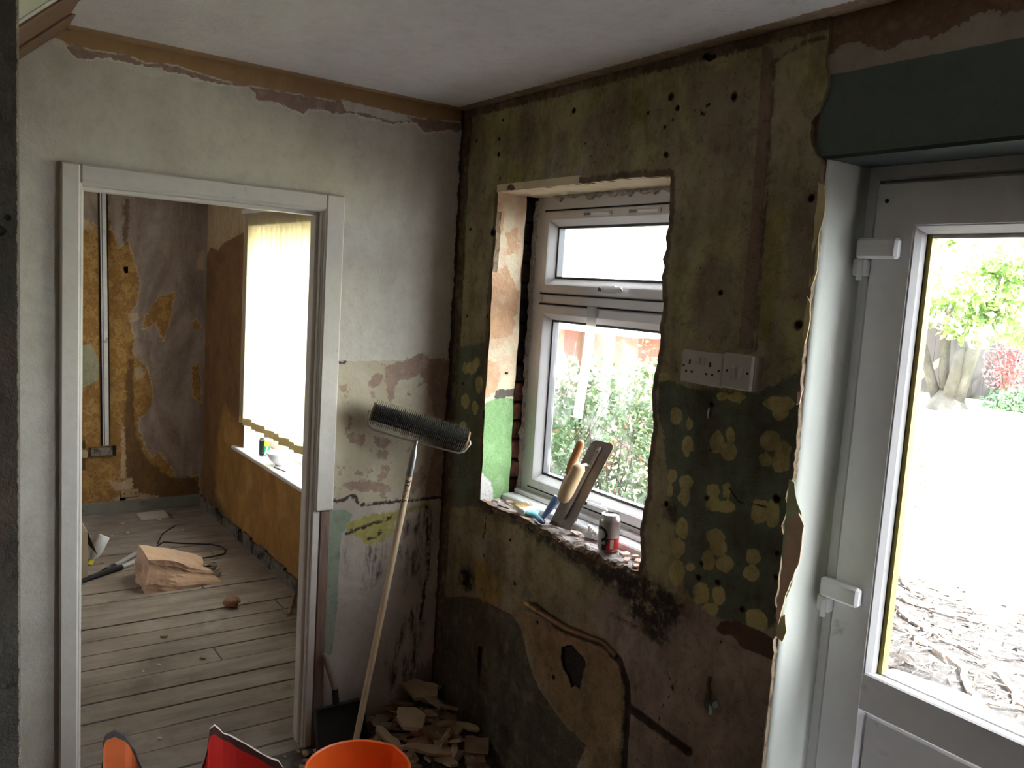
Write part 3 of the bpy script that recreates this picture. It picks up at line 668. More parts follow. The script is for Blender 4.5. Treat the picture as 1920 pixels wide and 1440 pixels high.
CHM = wallmat('peach_reveal_plaster', [c(240, 222, 190), c(244, 229, 200), c(236, 204, 172), c(244, 232, 208)], 7, [
    dict(a='c_peach', c=[c(232, 190, 154), c(222, 176, 140), c(236, 200, 168)], sc=16, warp=0.035, w=0.002, wsc=24, h=0.6),
    dict(a='c_green', c=[c(150, 186, 130), c(136, 174, 118), c(160, 194, 142)], sc=8, warp=0.006, w=0.0015, h=0.5),
    dict(a='c_grey', c=[c(120, 110, 100), c(90, 84, 78)], sc=30, warp=0.012, w=0.003),
    dict(a='c_white', c=[c(226, 222, 220), c(206, 204, 200)], sc=20, warp=0.02, w=0.002, h=0.5),
], fine=0.003, mot=0.12)
sheet_obj('window_cheek', P, F, ch_to3, [CHM, MORTAR], A, [([(0.128, 0.945), (0.128, 2.09)], (-0.06, 0, 0), 1, False)], wall_right)
CREAM = plain('cream_reveal', c(232, 216, 184), 0.9, var=0.12, scale=12, bump=0.004, grime=(c(196, 168, 132), 9, 0.58))
M().box((0.25, 0.0, 2.084), (1.13, 0.185, 2.11)).build('window_head', CREAM, wall_right)
# rough mortar sill
xs = np.linspace(0.25, 1.14, 110)
ys = np.linspace(-0.004, 0.19, 26)
mb = M()
V = []
for j, y in enumerate(ys):
    for i, x in enumerate(xs):
        z = 0.953 + 0.0035 * math.sin(x * 37 + y * 60) + 0.003 * math.sin(x * 91 - y * 130) + rnd.uniform(-0.0009, 0.0009)
        if j == 0:
            z -= 0.010 + rnd.uniform(0, 0.008)
        elif j == 1:
            z -= rnd.uniform(0, 0.006)
        V.append((x, y - (rnd.uniform(0, .006) if j == 0 else 0), z))
nx = len(xs)
mb.add(V, [(j * nx + i, j * nx + i + 1, (j + 1) * nx + i + 1, (j + 1) * nx + i) for j in range(1, len(ys) - 1) for i in range(nx - 1)])
mb.add(V[:2 * nx], [(i, i + 1, nx + i + 1, nx + i) for i in range(nx - 1)], 1)
SILL = plain('dusty_mortar', c(180, 170, 168), 0.95, var=0.25, scale=22, bump=0.008, grime=(c(104, 80, 68), 18, 0.50))
mb.build('rough_sill', [SILL, plain('broken_sill_edge', c(112, 88, 70), 0.95, var=0.4, scale=30, bump=0.01, grime=(c(60, 48, 40), 24, 0.5))], wall_right)
# bricks showing in the gap beside the window frame
z = 0.95
for i in range(15):
    h = 0.065 + rnd.uniform(-.004, .004)
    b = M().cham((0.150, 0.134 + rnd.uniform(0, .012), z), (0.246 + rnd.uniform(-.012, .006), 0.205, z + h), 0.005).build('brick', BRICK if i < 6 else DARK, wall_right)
    z += h + 0.010
# expanding foam bead along the frame
pts = [(0.256 + rnd.uniform(-.004, .004), 0.178 + rnd.uniform(-.004, .004), 0.96 + 1.11 * i / 60) for i in range(61)]
FOAM = plain('sealant_foam', c(206, 200, 194), 0.95, var=0.25, scale=90, bump=0.01, grime=(c(110, 104, 100), 30, 0.56))
M().tube(pts, [rnd.uniform(0.006, 0.013) for _ in pts], 8).build('foam_bead', FOAM, wall_right)
pts = [(0.36 + 0.76 * i / 40, 0.178 + rnd.uniform(-.004, .002), 2.082 + rnd.uniform(-.012, .004)) for i in range(41)]
M().tube(pts, [rnd.uniform(0.004, 0.013) for _ in pts], 7).build('foam_bead', FOAM, wall_right)

# head panel above the back door: green paint, cream strip, brown scar
OUTL = [(1.565, 2.09), (4.3, 2.09), (4.3, 2.4), (1.565, 2.4)]
P, F = sheet(resample(OUTL, 0.04), [], 0.014, (1.56, 2.3, 2.0, 2.5))
A = dict(h_cream=P[:, 1] - 2.272, h_brown=P[:, 1] - 2.318 - 0.012 * np.sin(P[:, 0] * 17) - 0.008 * np.sin(P[:, 0] * 47))
GREEN = [c(88, 101, 92), c(94, 107, 98)]
HM = wallmat('grey_green_paint', GREEN, 3, [
    dict(a='h_cream', c=[c(176, 164, 146), c(160, 146, 126)], sc=9, warp=0.004, w=0.0015),
    dict(a='h_brown', c=[c(134, 104, 80), c(118, 90, 68), c(148, 118, 92)], sc=9, warp=0.02, w=0.0015, h=0.4),
], fine=0.001, rough=0.75, mot=0.1)
sheet_obj('head_panel', P, F, lambda Q: np.stack([Q[:, 0], np.full(len(Q), 0.010), Q[:, 1]], 1), [HM], A, (), wall_right)
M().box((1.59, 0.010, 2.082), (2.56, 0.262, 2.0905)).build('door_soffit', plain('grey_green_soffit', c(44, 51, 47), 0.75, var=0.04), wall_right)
# white door cheek, painted, gently rounded at the frame
mb = M()
prof = [(1.596, 0.012), (1.600, 0.014), (1.603, 0.03), (1.604, 0.10), (1.603, 0.14), (1.606, 0.152), (1.612, 0.158), (1.612, 0.2)]
V = [(x, y, zz) for zz in (0, 0.7, 1.4, 2.085) for x, y in prof]
n = len(prof)
mb.add(V, [(k * n + i, k * n + i + 1, (k + 1) * n + i + 1, (k + 1) * n + i) for k in range(3) for i in range(n - 1)])
smooth_by_angle(mb.build('door_cheek', plain('white_cheek_paint', c(206, 208, 202), 0.7, var=0.04, scale=8, bump=0.002, grime=(c(150, 146, 138), 24, 0.68)), wall_right), 60)
# flakes of old paint and paper standing off the broken edge
FLG = plain('sage_flake', c(192, 200, 160), 0.85, var=0.15)
FLP = plain('pink_flake', c(230, 196, 168), 0.9, var=0.15, bump=0.003)
FLY = plain('yellow_flake', c(220, 206, 156), 0.9, var=0.15, bump=0.003)


def flake(poly, mat, y0=0.0, tilt=0.0, th=0.003):
    mb = M()
    pp = resample(poly, 0.016, 0.0018)
    mb.prism(pp, (0, y0, 0), (1, tilt, 0), (0, 0, 1), (0, 1, 0), th)
    off = -tilt * 1.6
    mb.v = [(x, y + off, z) for x, y, z in mb.v]
    return mb.build('paint_flake', mat, wall_right)


flake([(1.592, 1.335), (1.606, 1.33), (1.618, 1.285), (1.632, 1.262), (1.636, 1.2), (1.628, 1.1), (1.610, 1.02), (1.598, 0.99), (1.592, 1.2)], FLG, -0.002, 0.1)
flake([(1.606, 1.24), (1.630, 1.262), (1.646, 1.236), (1.642, 1.14), (1.626, 1.09), (1.616, 1.04), (1.606, 0.98), (1.598, 1.0), (1.604, 1.12)], FLP, -0.010, 0.12)
flake([(1.588, 2.03), (1.604, 2.02), (1.611, 1.97), (1.602, 1.90), (1.607, 1.83), (1.600, 1.80), (1.590, 1.79)], FLY, 0.0, 0.1)
flake([(1.590, 1.77), (1.600, 1.755), (1.603, 1.70), (1.597, 1.66), (1.590, 1.68)], FLY, -0.003, 0.1)
flake([(1.594, 1.545), (1.604, 1.55), (1.601, 1.52), (1.594, 1.515)], FLP, -0.006, 0.2)
flake([(1.60, 0.99), (1.618, 1.01), (1.626, 0.97), (1.618, 0.94), (1.60, 0.95)], FLY, -0.004, 0.1)

# ---------------- left wall with the doorway
DY0, DY1, DZ = -1.325, -0.525, 1.995
L_OUT = [(-1.80, 0), (DY0, 0), (DY0, DZ), (DY1, DZ), (DY1, 0), (0.014, 0), (0.014, 2.4), (-1.80, 2.4)]
P, F = sheet(resample(L_OUT, 0.03), [], 0.0145)
A = {k: sdf(P, D[k]) for k in ('l_tan', 'l_mauve', 'l_white', 'l_pink', 'l_lower', 'l_panel', 'l_green', 'l_yellow', 'l_mould', 'l_damp')}
A['l_break'] = linesd(P, D['l_break'], 0.007)
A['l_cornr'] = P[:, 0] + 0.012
TAN = [c(184, 150, 108), c(170, 136, 94), c(192, 160, 118)]
W_LEFT = wallmat('cream_emulsion', [c(208, 202, 190), c(214, 209, 198), c(200, 193, 180)], 2.5, [
    dict(a='l_mauve', c=[c(168, 142, 130), c(150, 124, 112), c(180, 158, 146)], sc=10, warp=0.022, w=0.0015, wsc=22, h=-1.0, edge=(c(228, 222, 214), 0.005)),
    dict(a='l_tan', c=TAN, sc=6, warp=0.008, w=0.0015, edge=(c(216, 200, 184), 0.004), h=0.6),
    dict(a='l_white', c=[c(226, 222, 214), c(206, 198, 188)], sc=16, warp=0.012, w=0.0015, h=0.6),
    dict(a='l_panel', c=[c(202, 192, 168), c(190, 178, 152), c(206, 198, 180)], sc=7, warp=0.01, w=0.0015, h=-0.5, st=(1, 1, 0.6)),
    dict(a='l_pink', c=[c(176, 150, 132), c(160, 134, 118), c(186, 162, 146)], sc=9, warp=0.03, w=0.0015, h=-0.8, wsc=30),
    dict(a='l_panel', c=[c(178, 152, 134), c(164, 138, 120)], sc=9, warp=0.0, w=0.002, mod=(13, 0.58, 0.60), h=-0.5),
    dict(a='l_lower', c=[c(200, 188, 178), c(182, 169, 158), c(210, 199, 189)], sc=6, warp=0.01, w=0.002, h=-1.0),
    dict(a='l_green', c=[c(140, 154, 134), c(150, 160, 140), c(128, 142, 124)], sc=8, warp=0.006, w=0.002, h=0.4),
    dict(a='l_yellow', c=[c(176, 168, 92), c(160, 150, 84), c(190, 180, 118)], sc=14, warp=0.03, w=0.008, wsc=24),
    dict(a='l_mould', c=[c(70, 58, 48), c(52, 44, 38)], sc=20, warp=0.03, w=0.02, mod=(34, 0.42, 0.66, (1, 1, 0.25))),
    dict(a='l_damp', c=[c(112, 96, 82), c(90, 76, 64)], sc=7, warp=0.05, w=0.02, wsc=9, k=0.6),  # darker patch at the foot of the wall, rising towards the corner
    dict(a='l_break', c=[c(74, 58, 46), c(52, 42, 34)], sc=30, warp=0.012, w=0.003, wsc=35, h=-1.5),
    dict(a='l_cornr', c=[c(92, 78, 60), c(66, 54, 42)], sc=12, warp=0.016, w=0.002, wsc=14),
], fine=0.0009, rough=0.75, mot=0.16)


def l_to3(Q):
    lump = 0.002 * np.sin(Q[:, 0] * 6 + 1) * np.sin(Q[:, 1] * 4.4)
    return np.stack([lump, Q[:, 0], Q[:, 1]], 1)


wall_left = sheet_obj('wall_left', P, F, l_to3, [W_LEFT, MORTAR], A, [([(DY0, 0), (DY0, DZ), (DY1, DZ), (DY1, 0)], (-0.1, 0, 0), 1, False)])
tag(wall_left, 'cream painted wall with a doorway and stripped plaster beside it', 'wall', kind='structure')
mb = M()
mb.box((-0.11, -3.7, 0), (-0.004, DY0, 2.4)).box((-0.11, DY1, 0), (-0.004, 0.016, 2.4)).box((-0.11, DY0, DZ), (-0.004, DY1, 2.4))
mb.build('wall_core', plain('far_side_ochre', c(150, 118, 70), 0.9, var=0.2, scale=6), wall_left)

# ---------------- ceiling
P, F = sheet(resample([(0, -3.7), (4.4, -3.7), (4.4, 0.02), (0, 0.02)], 0.1), [], 0.02, (0, 0.4, -1.6, 0.02))
gx, gy = np.meshgrid(np.arange(0.4, 2.6, 0.02), np.arange(-0.2, 0.02, 0.02))
A = dict(k_left=0.055 - P[:, 0] + 0.0 * P[:, 1], k_right=P[:, 1] + 0.045)
P2, F2 = sheet(resample([(0, -3.7), (4.4, -3.7), (4.4, 0.02), (0, 0.02)], 0.03), [], 0.03, (0, 2.6, -1.6, 0.02))
A = dict(k_left=0.040 - P2[:, 0] + 0.03 * np.clip(-P2[:, 1] - 0.2, 0, 1), k_right=P2[:, 1] + 0.05)
CEIL = wallmat('white_ceiling', [c(226, 221, 220), c(230, 226, 226), c(220, 215, 214)], 1.6, [
    dict(a='k_left', c=[c(178, 148, 112), c(164, 134, 98)], sc=7, warp=0.012, w=0.002),
    dict(a='k_right', c=[c(170, 148, 122), c(150, 126, 100), c(182, 164, 144)], sc=9, warp=0.02, w=0.002),
], fine=0.0015, mot=0.06)
ceiling = sheet_obj('ceiling', P2, F2, lambda Q: np.stack([Q[:, 0], Q[:, 1], np.full(len(Q), 2.4)], 1), [CEIL], A)
tag(ceiling, 'white ceiling with a tan scar where the coving was removed', 'ceiling', kind='structure')
cslab = M().box((-3.75, -3.8, 2.405), (4.5, 0.32, 2.47)).build('ceiling_slab', plain('ceiling_board', c(190, 184, 178), 0.9), ceiling)

# ---------------- rest of the shell
KF = plain('grey_kitchen_floor', c(92, 86, 82), 0.8, var=0.35, scale=9, bump=0.004, grime=(c(58, 50, 44), 7, 0.5))
floor_k = M().box((-0.11, -3.7, -0.06), (4.4, 0.016, -0.002)).build('floor_kitchen', KF)
tag(floor_k, 'grey dusty kitchen floor below the stripped walls', 'floor', kind='structure')
SHELL = plain('shell_plaster', c(96, 86, 76), 0.9, var=0.12, scale=4)
tag(M().box((-0.11, -3.8, 0), (4.5, -3.7, 2.4)).build('wall_back', SHELL), 'plain plaster wall behind the viewer', 'wall', kind='structure')
tag(M().box((4.4, -3.7, 0), (4.5, 0.32, 2.4)).build('wall_side', SHELL), 'plain plaster wall to the right of the viewer', 'wall', kind='structure')

PH = [circ(-1.575, 1.79, .012), circ(-1.56, 1.815, .006)]
# pier of bare plaster at the extreme left and the sloping stair underside behind it
P, F = sheet(resample([(-3.6, 0), (-1.541, 0), (-1.541, 2.4), (-3.6, 2.4)], 0.03), PH, 0.02, (-1.9, -1.5, 0, 2.4))
A = dict(p_edge=P[:, 0] + 1.545, p_lo=linesd(P, [[(-1.8, 0.915), (-1.5, 0.92)]], 0.008), p_mid=sdf(P, [[(-1.9, 1.25), (-1.55, 1.2), (-1.545, 1.62), (-1.6, 1.66), (-1.9, 1.6)]]))
PIER = wallmat('grey_bare_plaster', [c(78, 73, 68), c(92, 86, 80), c(68, 64, 60)], 5, [
    dict(a='p_mid', c=[c(98, 84, 74), c(80, 70, 62)], sc=12, warp=0.03, w=0.004),
    dict(a='p_lo', c=[c(36, 30, 26)], warp=0.008, w=0.004),
    dict(a='p_edge', c=[c(186, 176, 160)], warp=0.004, w=0.001),
], fine=0.003)
pier = sheet_obj('wall_pier', P, F, lambda Q: np.stack([np.full(len(Q), 1.0), Q[:, 0], Q[:, 1]], 1), [PIER, MORTAR, DARK], A, [([(-1.541, 0), (-1.541, 2.4)], (-0.1, 0, 0), 1, False)] + [(h_, (-0.0015, 0, 0), 2, 'cap') for h_ in PH])
tag(pier, 'dark bare plaster wall edge at the far left of the room', 'wall', kind='structure')
M().box((0.9, -3.6, 0), (0.998, -1.543, 2.4)).build('wall_core', SHELL, pier)
# stair underside: slope of about 42 degrees meeting the ceiling at y=-1.36
sl = Vector((0, -1, -0.92)).normalized()
nn = Vector((0, 0.92, -1)).normalized()
soff = empty('stair_soffit', (0, -1.36, 2.4))
tag(soff, 'sloping stair underside with brown boards at the top left corner', 'stairs', kind='structure')
WOODB = plain('brown_stained_wood', c(116, 86, 64), 0.6, var=0.25, scale=14, streak=(6, 1, 1), bump=0.002)


def sl_box(x0, x1, s0, s1, d0, d1, name, mat, b=0.004):
    mt = Matrix(((1, sl.x * -1, nn.x, 0), (0, sl.y, nn.y, 0), (0, sl.z, nn.z, 0), (0, 0, 0, 1)))
    return M().cham((x0, s0, d0), (x1, s1, d1), b, 0, mt).build(name, mat, soff)


sl_box(0.003, 0.195, -0.02, 2.2, -0.03, 0.012, 'board', WOODB)
sl_box(0.201, 0.372, -0.02, 2.2, -0.03, 0.004, 'board', WOODB)
sl_box(0.376, 0.530, -0.02, 2.2, -0.03, 0.010, 'board', WOODB)
sl_box(0.532, 0.570, -0.02, 2.2, -0.03, 0.002, 'fillet', PAINTW, 0.002)
sl_box(0.572, 0.9, -0.02, 2.2, -0.06, -0.002, 'plaster_panel', plain('pale_green_soffit', c(190, 192, 172), 0.85, var=0.06))

# ---------------- door lining and architrave
trim = empty('trim_1', (0, -0.925, 0))
tag(trim, 'chipped white door casing around the open doorway', 'door frame', kind='structure')


def tbox(lo, hi, name, mat=PAINTW, b=0.003):
    lo = (lo[0], lo[1] + 0.925, lo[2])
    hi = (hi[0], hi[1] + 0.925, hi[2])
    return M().cham(lo, hi, b).build(name, mat, trim)


tbox((-0.115, -1.33, 0), (0.004, -1.302, 1.972), 'lining')
tbox((-0.115, -0.548, 0.0), (0.004, -0.520, 1.972), 'lining')
tbox((-0.115, -1.33, 1.968), (0.004, -0.520, 1.998), 'lining')
tbox((0.003, -1.358, 0), (0.021, -1.306, 2.028), 'architrave', b=0.005)
tbox((0.003, -1.309, 0), (0.016, -1.300, 1.975), 'architrave_bead', b=0.003)
tbox((0.003, -0.544, 0.905), (0.021, -0.476, 2.028), 'architrave', b=0.005)
tbox((0.003, -1.306, 1.974), (0.021, -0.544, 2.028), 'architrave', b=0.005)
tbox((-0.075, -0.560, 0), (-0.035, -0.546, 1.962), 'door_stop')
tbox((-0.075, -1.304, 0), (-0.035, -1.290, 1.962), 'door_stop')
tbox((-0.075, -1.304, 1.956), (-0.035, -0.546, 1.970), 'door_stop')
tbox((-0.018, -0.5535, 0), (-0.002, -0.5465, 1.967), 'bead')
STUD = plain('bare_stud', c(136, 112, 100), 0.9, var=0.25, scale=10, streak=(8, 8, 1), bump=0.003)
tbox((-0.04, -0.519, 0.0), (0.008, -0.482, 0.90), 'bare_stud', STUD)

# ---------------- kitchen window
w1 = empty('window_1', (0.7, 0.18, 0.955))
tag(w1, 'white plastic window with a small top light above a tall lower pane', 'window', kind='structure')
OFF = Vector((-0.7, -0.18, -0.955))


def child(mb, name, mats, parent, off, sm=None):
    mb.v = [(x + off[0], y + off[1], z + off[2]) for x, y, z in mb.v]
    o = mb.build(name, mats, parent)
    if sm:
        smooth_by_angle(o, sm)
    return o


WX0, WX1 = 0.262, 1.17
mb = M().ring(WX0, WX1, 0.955, 2.088, [(0, 0.25), (0, 0.18), (0.050, 0.18), (0.056, 0.184), (0.066, 0.205), (0.066, 0.25)])
mb.cham((WX0 + 0.05, 0.181, 1.690), (WX1 - 0.05, 0.25, 1.742), 0.012)
child(mb, 'frame', UPVC, w1, OFF)
SASH = [(0, 0.235), (0, 0.176), (0.004, 0.172), (0.030, 0.172), (0.034, 0.176), (0.052, 0.198), (0.052, 0.235)]
SPACER = plain('grey_spacer', c(60, 60, 66), 0.5)
for z0, z1 in ((1.738, 2.030), (1.012, 1.694)):
    s_ = child(M().ring(WX0 + 0.052, WX1 - 0.052, z0, z1, SASH), 'sash', UPVC, w1, OFF)
    child(M().ring(WX0 + 0.1035, WX1 - 0.1035, z0 + 0.0515, z1 - 0.0515, [(0, 0.200), (0, 0.226), (0.009, 0.226), (0.009, 0.200)], close=True), 'spacer_bar', SPACER, s_, (0, 0, 0)).location = OFF
    child(M().box((WX0 + 0.10, 0.212, z0 + 0.05), (WX1 - 0.10, 0.216, z1 - 0.05)), 'pane', GLASS, s_, (0, 0, 0)).location = OFF
    child(M().ring(WX0 + 0.051, WX1 - 0.051, z0 - 0.002, z1 + 0.002, [(0, 0.1785), (-0.004, 0.1785), (-0.004, 0.190), (0, 0.190)], close=True), 'gasket', plain('black_rubber', c(26, 26, 28), 0.8), s_, (0, 0, 0)).location = OFF
# trickle vents
VENT = plain('vent_slot_glow', c(235, 235, 240), 0.5)
for x0 in (0.585, 0.812):
    v_ = child(M().cham((x0 - 0.045, 0.168, 2.004), (x0 + 0.100, 0.1735, 2.022), 0.004), 'trickle_vent', UPVC, w1, OFF)
    child(M().cham((x0 + 0.0, 0.1655, 2.008), (x0 + 0.092, 0.169, 2.018), 0.002), 'slider', plain('clear_white_slider', c(246, 246, 250), 0.25, var=0.02), v_, OFF)
    child(M().cham((x0 - 0.04, 0.1665, 2.009), (x0 - 0.006, 0.1685, 2.017), 0.001), 'marking', plain('grey_marking', c(130, 126, 124), 0.6), v_, OFF)
HANDLE = plain('handle_white', c(210, 210, 212), 0.35, var=0.04)


def handle(x, z, drop):
    h = child(M().cham((x - 0.012, 0.158, z - 0.013), (x + 0.05, 0.173, z + 0.013), 0.005), 'handle', HANDLE, w1, OFF)
    child(M().cham((x - 0.010, 0.134, z - 0.010 - drop * 0.2), (x + 0.105, 0.150, z + 0.008 - drop * 0.2), 0.006), 'lever', HANDLE, h, OFF)
    child(M().tube([(x + 0.004, 0.133, z - 0.002), (x + 0.004, 0.140, z - 0.002)], 0.007, 12), 'lock_barrel', plain('dark_lock', c(40, 40, 42), 0.4, 0.5), h, OFF)


handle(0.69, 1.762, 0)
handle(0.70, 1.045, 0.02)
child(M().cham((0.262, 0.095, 0.945), (1.17, 0.181, 0.976), 0.004), 'window_board', UPVC, w1, OFF)
child(M().cham((0.262, 0.150, 0.976), (1.17, 0.183, 0.992), 0.004), 'window_board_upstand', UPVC, w1, OFF)

# ---------------- back door
d1 = empty('door_1', (1.62, 0.15, 0))
tag(d1, 'white plastic back door with a tall glass pane and solid lower panel', 'door', kind='structure')
DO = Vector((-1.62, -0.15, 0))
child(M().ring(1.604, 2.552, -0.05, 2.084, [(0, 0.24), (0, 0.16), (0.030, 0.16), (0.034, 0.164), (0.034, 0.18), (0.050, 0.182), (0.050, 0.24)]), 'frame', UPVC, d1, DO)
leaf = child(M().ring(1.645, 2.512, 0.02, 2.042, [(0, 0.22), (0, 0.150), (0.004, 0.146), (0.098, 0.146), (0.100, 0.150), (0.112, 0.168), (0.1125, 0.22)]), 'leaf', UPVC, d1, DO)
child(M().cham((1.735, 0.147, 0.79), (2.42, 0.22, 0.885), 0.004), 'mid_rail', UPVC, leaf, (0, 0, 0)).location = DO
child(M().ring(1.752, 2.405, 0.868, 1.936, [(-0.012, 0.168), (-0.012, 0.150), (-0.004, 0.148), (0.006, 0.160), (0.012, 0.172)]), 'glazing_bead', UPVC, leaf, (0, 0, 0)).location = DO
SPY = plain('yellow_spacer', c(176, 160, 84), 0.6)
child(M().box((1.763, 0.174, 0.879), (1.775, 0.198, 1.925)), 'spacer_bar', SPY, leaf, (0, 0, 0)).location = DO
for lo_, hi_ in (((2.382, 0.174, 0.879), (2.394, 0.198, 1.925)), ((1.775, 0.174, 0.879), (2.382, 0.198, 0.889)), ((1.775, 0.174, 1.915), (2.382, 0.198, 1.925))):
    child(M().box(lo_, hi_), 'spacer_bar', plain('pale_spacer', c(214, 212, 206), 0.5), leaf, (0, 0, 0)).location = DO
child(M().ring(1.7605, 2.3965, 0.8765, 1.9275, [(0, 0.1715), (0, 0.174), (0.004, 0.174), (0.004, 0.1715)], close=True), 'gasket', plain('black_rubber', c(26, 26, 28), 0.8), leaf, (0, 0, 0)).location = DO
child(M().box((1.755, 0.184, 0.872), (2.402, 0.188, 1.932)), 'pane', glass('door_glass', dirt=0.03), leaf, (0, 0, 0)).location = DO
child(M().cham((1.756, 0.158, 0.13), (2.40, 0.20, 0.782), 0.004), 'panel', UPVC, leaf, (0, 0, 0)).location = DO
child(M().tube([(1.672, 0.145, 2.0), (1.672, 0.148, 2.0)], 0.005, 10), 'screw_hole', DARK, leaf, (0, 0, 0)).location = DO
for z in (1.89, 1.062):
    h = child(M().cham((1.618, 0.122, z - 0.024), (1.722, 0.147, z + 0.024), 0.006), 'hinge', UPVC, d1, DO)
    child(M().cham((1.610, 0.128, z - 0.064), (1.646, 0.158, z - 0.022), 0.005), 'knuckle', UPVC, h, DO)
    child(M().tube([(1.632, 0.128, z - 0.075), (1.632, 0.128, z - 0.03)], 0.007, 12), 'pin', UPVC, h, DO)

# ---------------- far room
FXW = -3.5
P, F = sheet(resample([(-3.2, 0), (0.02, 0), (0.02, 2.4), (-3.2, 2.4)], 0.05), [resample(p, 0.015, 0.003) for p in D['f_hole']], 0.016, (-0.95, 0.02, 0, 2.4))
A = {k: sdf(P, D[k]) for k in ('f_ochre', 'f_dark', 'f_mint', 'f_pale')}
FBW = wallmat('stripped_mauve_plaster', [c(164, 148, 138), c(180, 166, 156), c(150, 133, 123), c(188, 173, 163)], 3, [
    dict(a='f_ochre', c=[c(176, 133, 72), c(154, 113, 60), c(188, 149, 86), c(140, 102, 58)], sc=9, warp=0.03, w=0.003, wsc=20, edge=(c(200, 172, 130), 0.006), h=0.8),
    dict(a='f_dark', c=[c(112, 80, 48), c(92, 68, 44), c(128, 96, 58)], sc=6, warp=0.04, w=0.012, wsc=14, k=0.8),
    dict(a='f_mint', c=[c(176, 172, 146), c(160, 158, 132)], sc=6, warp=0.02, w=0.004),
    dict(a='f_pale', c=[c(204, 180, 150), c(186, 160, 130)], sc=14, warp=0.03, w=0.003),
], fine=0.004, streaky=(1, 1, 0.3), mot=0.35)
wfb = sheet_obj('wall_far_back', P, F, lambda Q: np.stack([np.full(len(Q), FXW), Q[:, 0], Q[:, 1]], 1), [FBW, DARK], A, [(resample(p, 0.02), (-0.03, 0, 0), 1, 'cap') for p in D['f_hole']])
tag(wfb, 'stripped plaster and ochre wall at the back of the far room', 'wall', kind='structure')
SW = [(-2.54, 0.60), (-1.24, 0.60), (-1.24, 2.03), (-2.54, 2.03)]
P, F = sheet(resample([(-3.5, 0), (-0.1, 0), (-0.1, 2.4), (-3.5, 2.4)], 0.05), [resample(SW, 0.03)], 0.022)
A = {k: sdf(P, D[k]) for k in ('s_pale', 's_ochre')}
FSW = wallmat('brown_ochre_wall', [c(118, 84, 50), c(134, 96, 56), c(104, 75, 47)], 3, [
    dict(a='s_ochre', c=[c(178, 132, 66), c(160, 117, 58), c(186, 143, 78)], sc=3, warp=0.1, w=0.05, wsc=6),
    dict(a='s_pale', c=[c(176, 152, 116), c(190, 168, 132)], sc=10, warp=0.03, w=0.003),
], fine=0.003)
wfs = sheet_obj('wall_far_window', P, F, lambda Q: np.stack([Q[:, 0], np.full(len(Q), 0.0), Q[:, 1]], 1), [FSW, CREAM], A, [(SW, (0, 0.17, 0), 1, True)])
tag(wfs, 'brown ochre wall of the far room below the blind', 'wall', kind='structure')
mb = M().box((-3.62, -3.7, 0), (-3.54, 0.1, 2.4)).box((-3.62, -3.3, 0), (-2.37, -3.2, 2.4)).box((-1.83, -3.3, 0), (-0.11, -3.2, 2.4)).box((-2.37, -3.3, 0), (-1.83, -3.2, 1.23)).box((-2.37, -3.3, 1.77), (-1.83, -3.2, 2.4))
mb.build('wall_core', plain('far_room_plaster', c(176, 160, 140), 0.9), wfb)
FCE = M().box((-3.6, -3.3, 2.395), (-0.11, 0.02, 2.404)).build('ceiling_far', plain('far_ceiling_white', c(200, 194, 186), 0.9))
tag(FCE, 'white ceiling of the far room', 'ceiling', kind='structure')
# floorboards, each its own board
ff = empty('floor', (-1.8, -1.6, 0))
tag(ff, 'old dusty timber floorboards of the far room', 'floor', kind='structure')
tb = T('worn_floorboard', 0.72)
inf = tb.n('ShaderNodeObjectInfo').outputs['Random']
g1 = tb.noise(3, 5, 0.6, tb.scaled(5, 1, 1), 0.3)
bc = tb.ramp(g1, [c(124, 113, 106), c(146, 135, 129), c(162, 151, 146)])
bc = tb.mix(tb.step(tb.noise(2.2, 6, 0.7), 0.46, 0.72, 0, 0.75), bc, c(92, 81, 73))
bc = tb.mix(tb.step(tb.noise(2.9, 5, 0.7), 0.52, 0.66, 0, 0.5), bc, c(176, 164, 158))
bc = tb.mix(tb.step(tb.noise(26, 4, 0.65), 0.68, 0.74, 0, 0.7), bc, c(62, 52, 46))
bc = tb.mix(tb.math('MULTIPLY', inf, 0.3), bc, c(118, 104, 96))
tb.col(bc)
tb.bump(tb.noise(10, 5, 0.7, tb.scaled(5, 1, 1)), 0.002)
x = -3.5
edges = []
while x < -0.02:
    wd = 0.155 + rnd.uniform(-.006, .006)
    edges.append((x, min(x + wd - rnd.uniform(.003, .009), 0.0)))
    x += wd
for i, (a, b) in enumerate(edges):
    joint = -1.0 + 0.9 * rnd.random() if i % 3 == 1 else None
    spans = [(-3.2, joint - 0.002), (joint + 0.002, 0.0)] if joint else [(-3.2, 0.0)]
    for s0, s1 in spans:
        dz = rnd.uniform(-.0015, .0015)
        M().cham((a + 1.8, s0 + 1.6, -0.024), (b + 1.8, s1 + 1.6, dz), 0.002).build('floorboard', tb.m, ff)
M().box((-1.75, -1.65, -0.06), (1.75, 1.65, -0.03)).build('subfloor', DARK, ff)
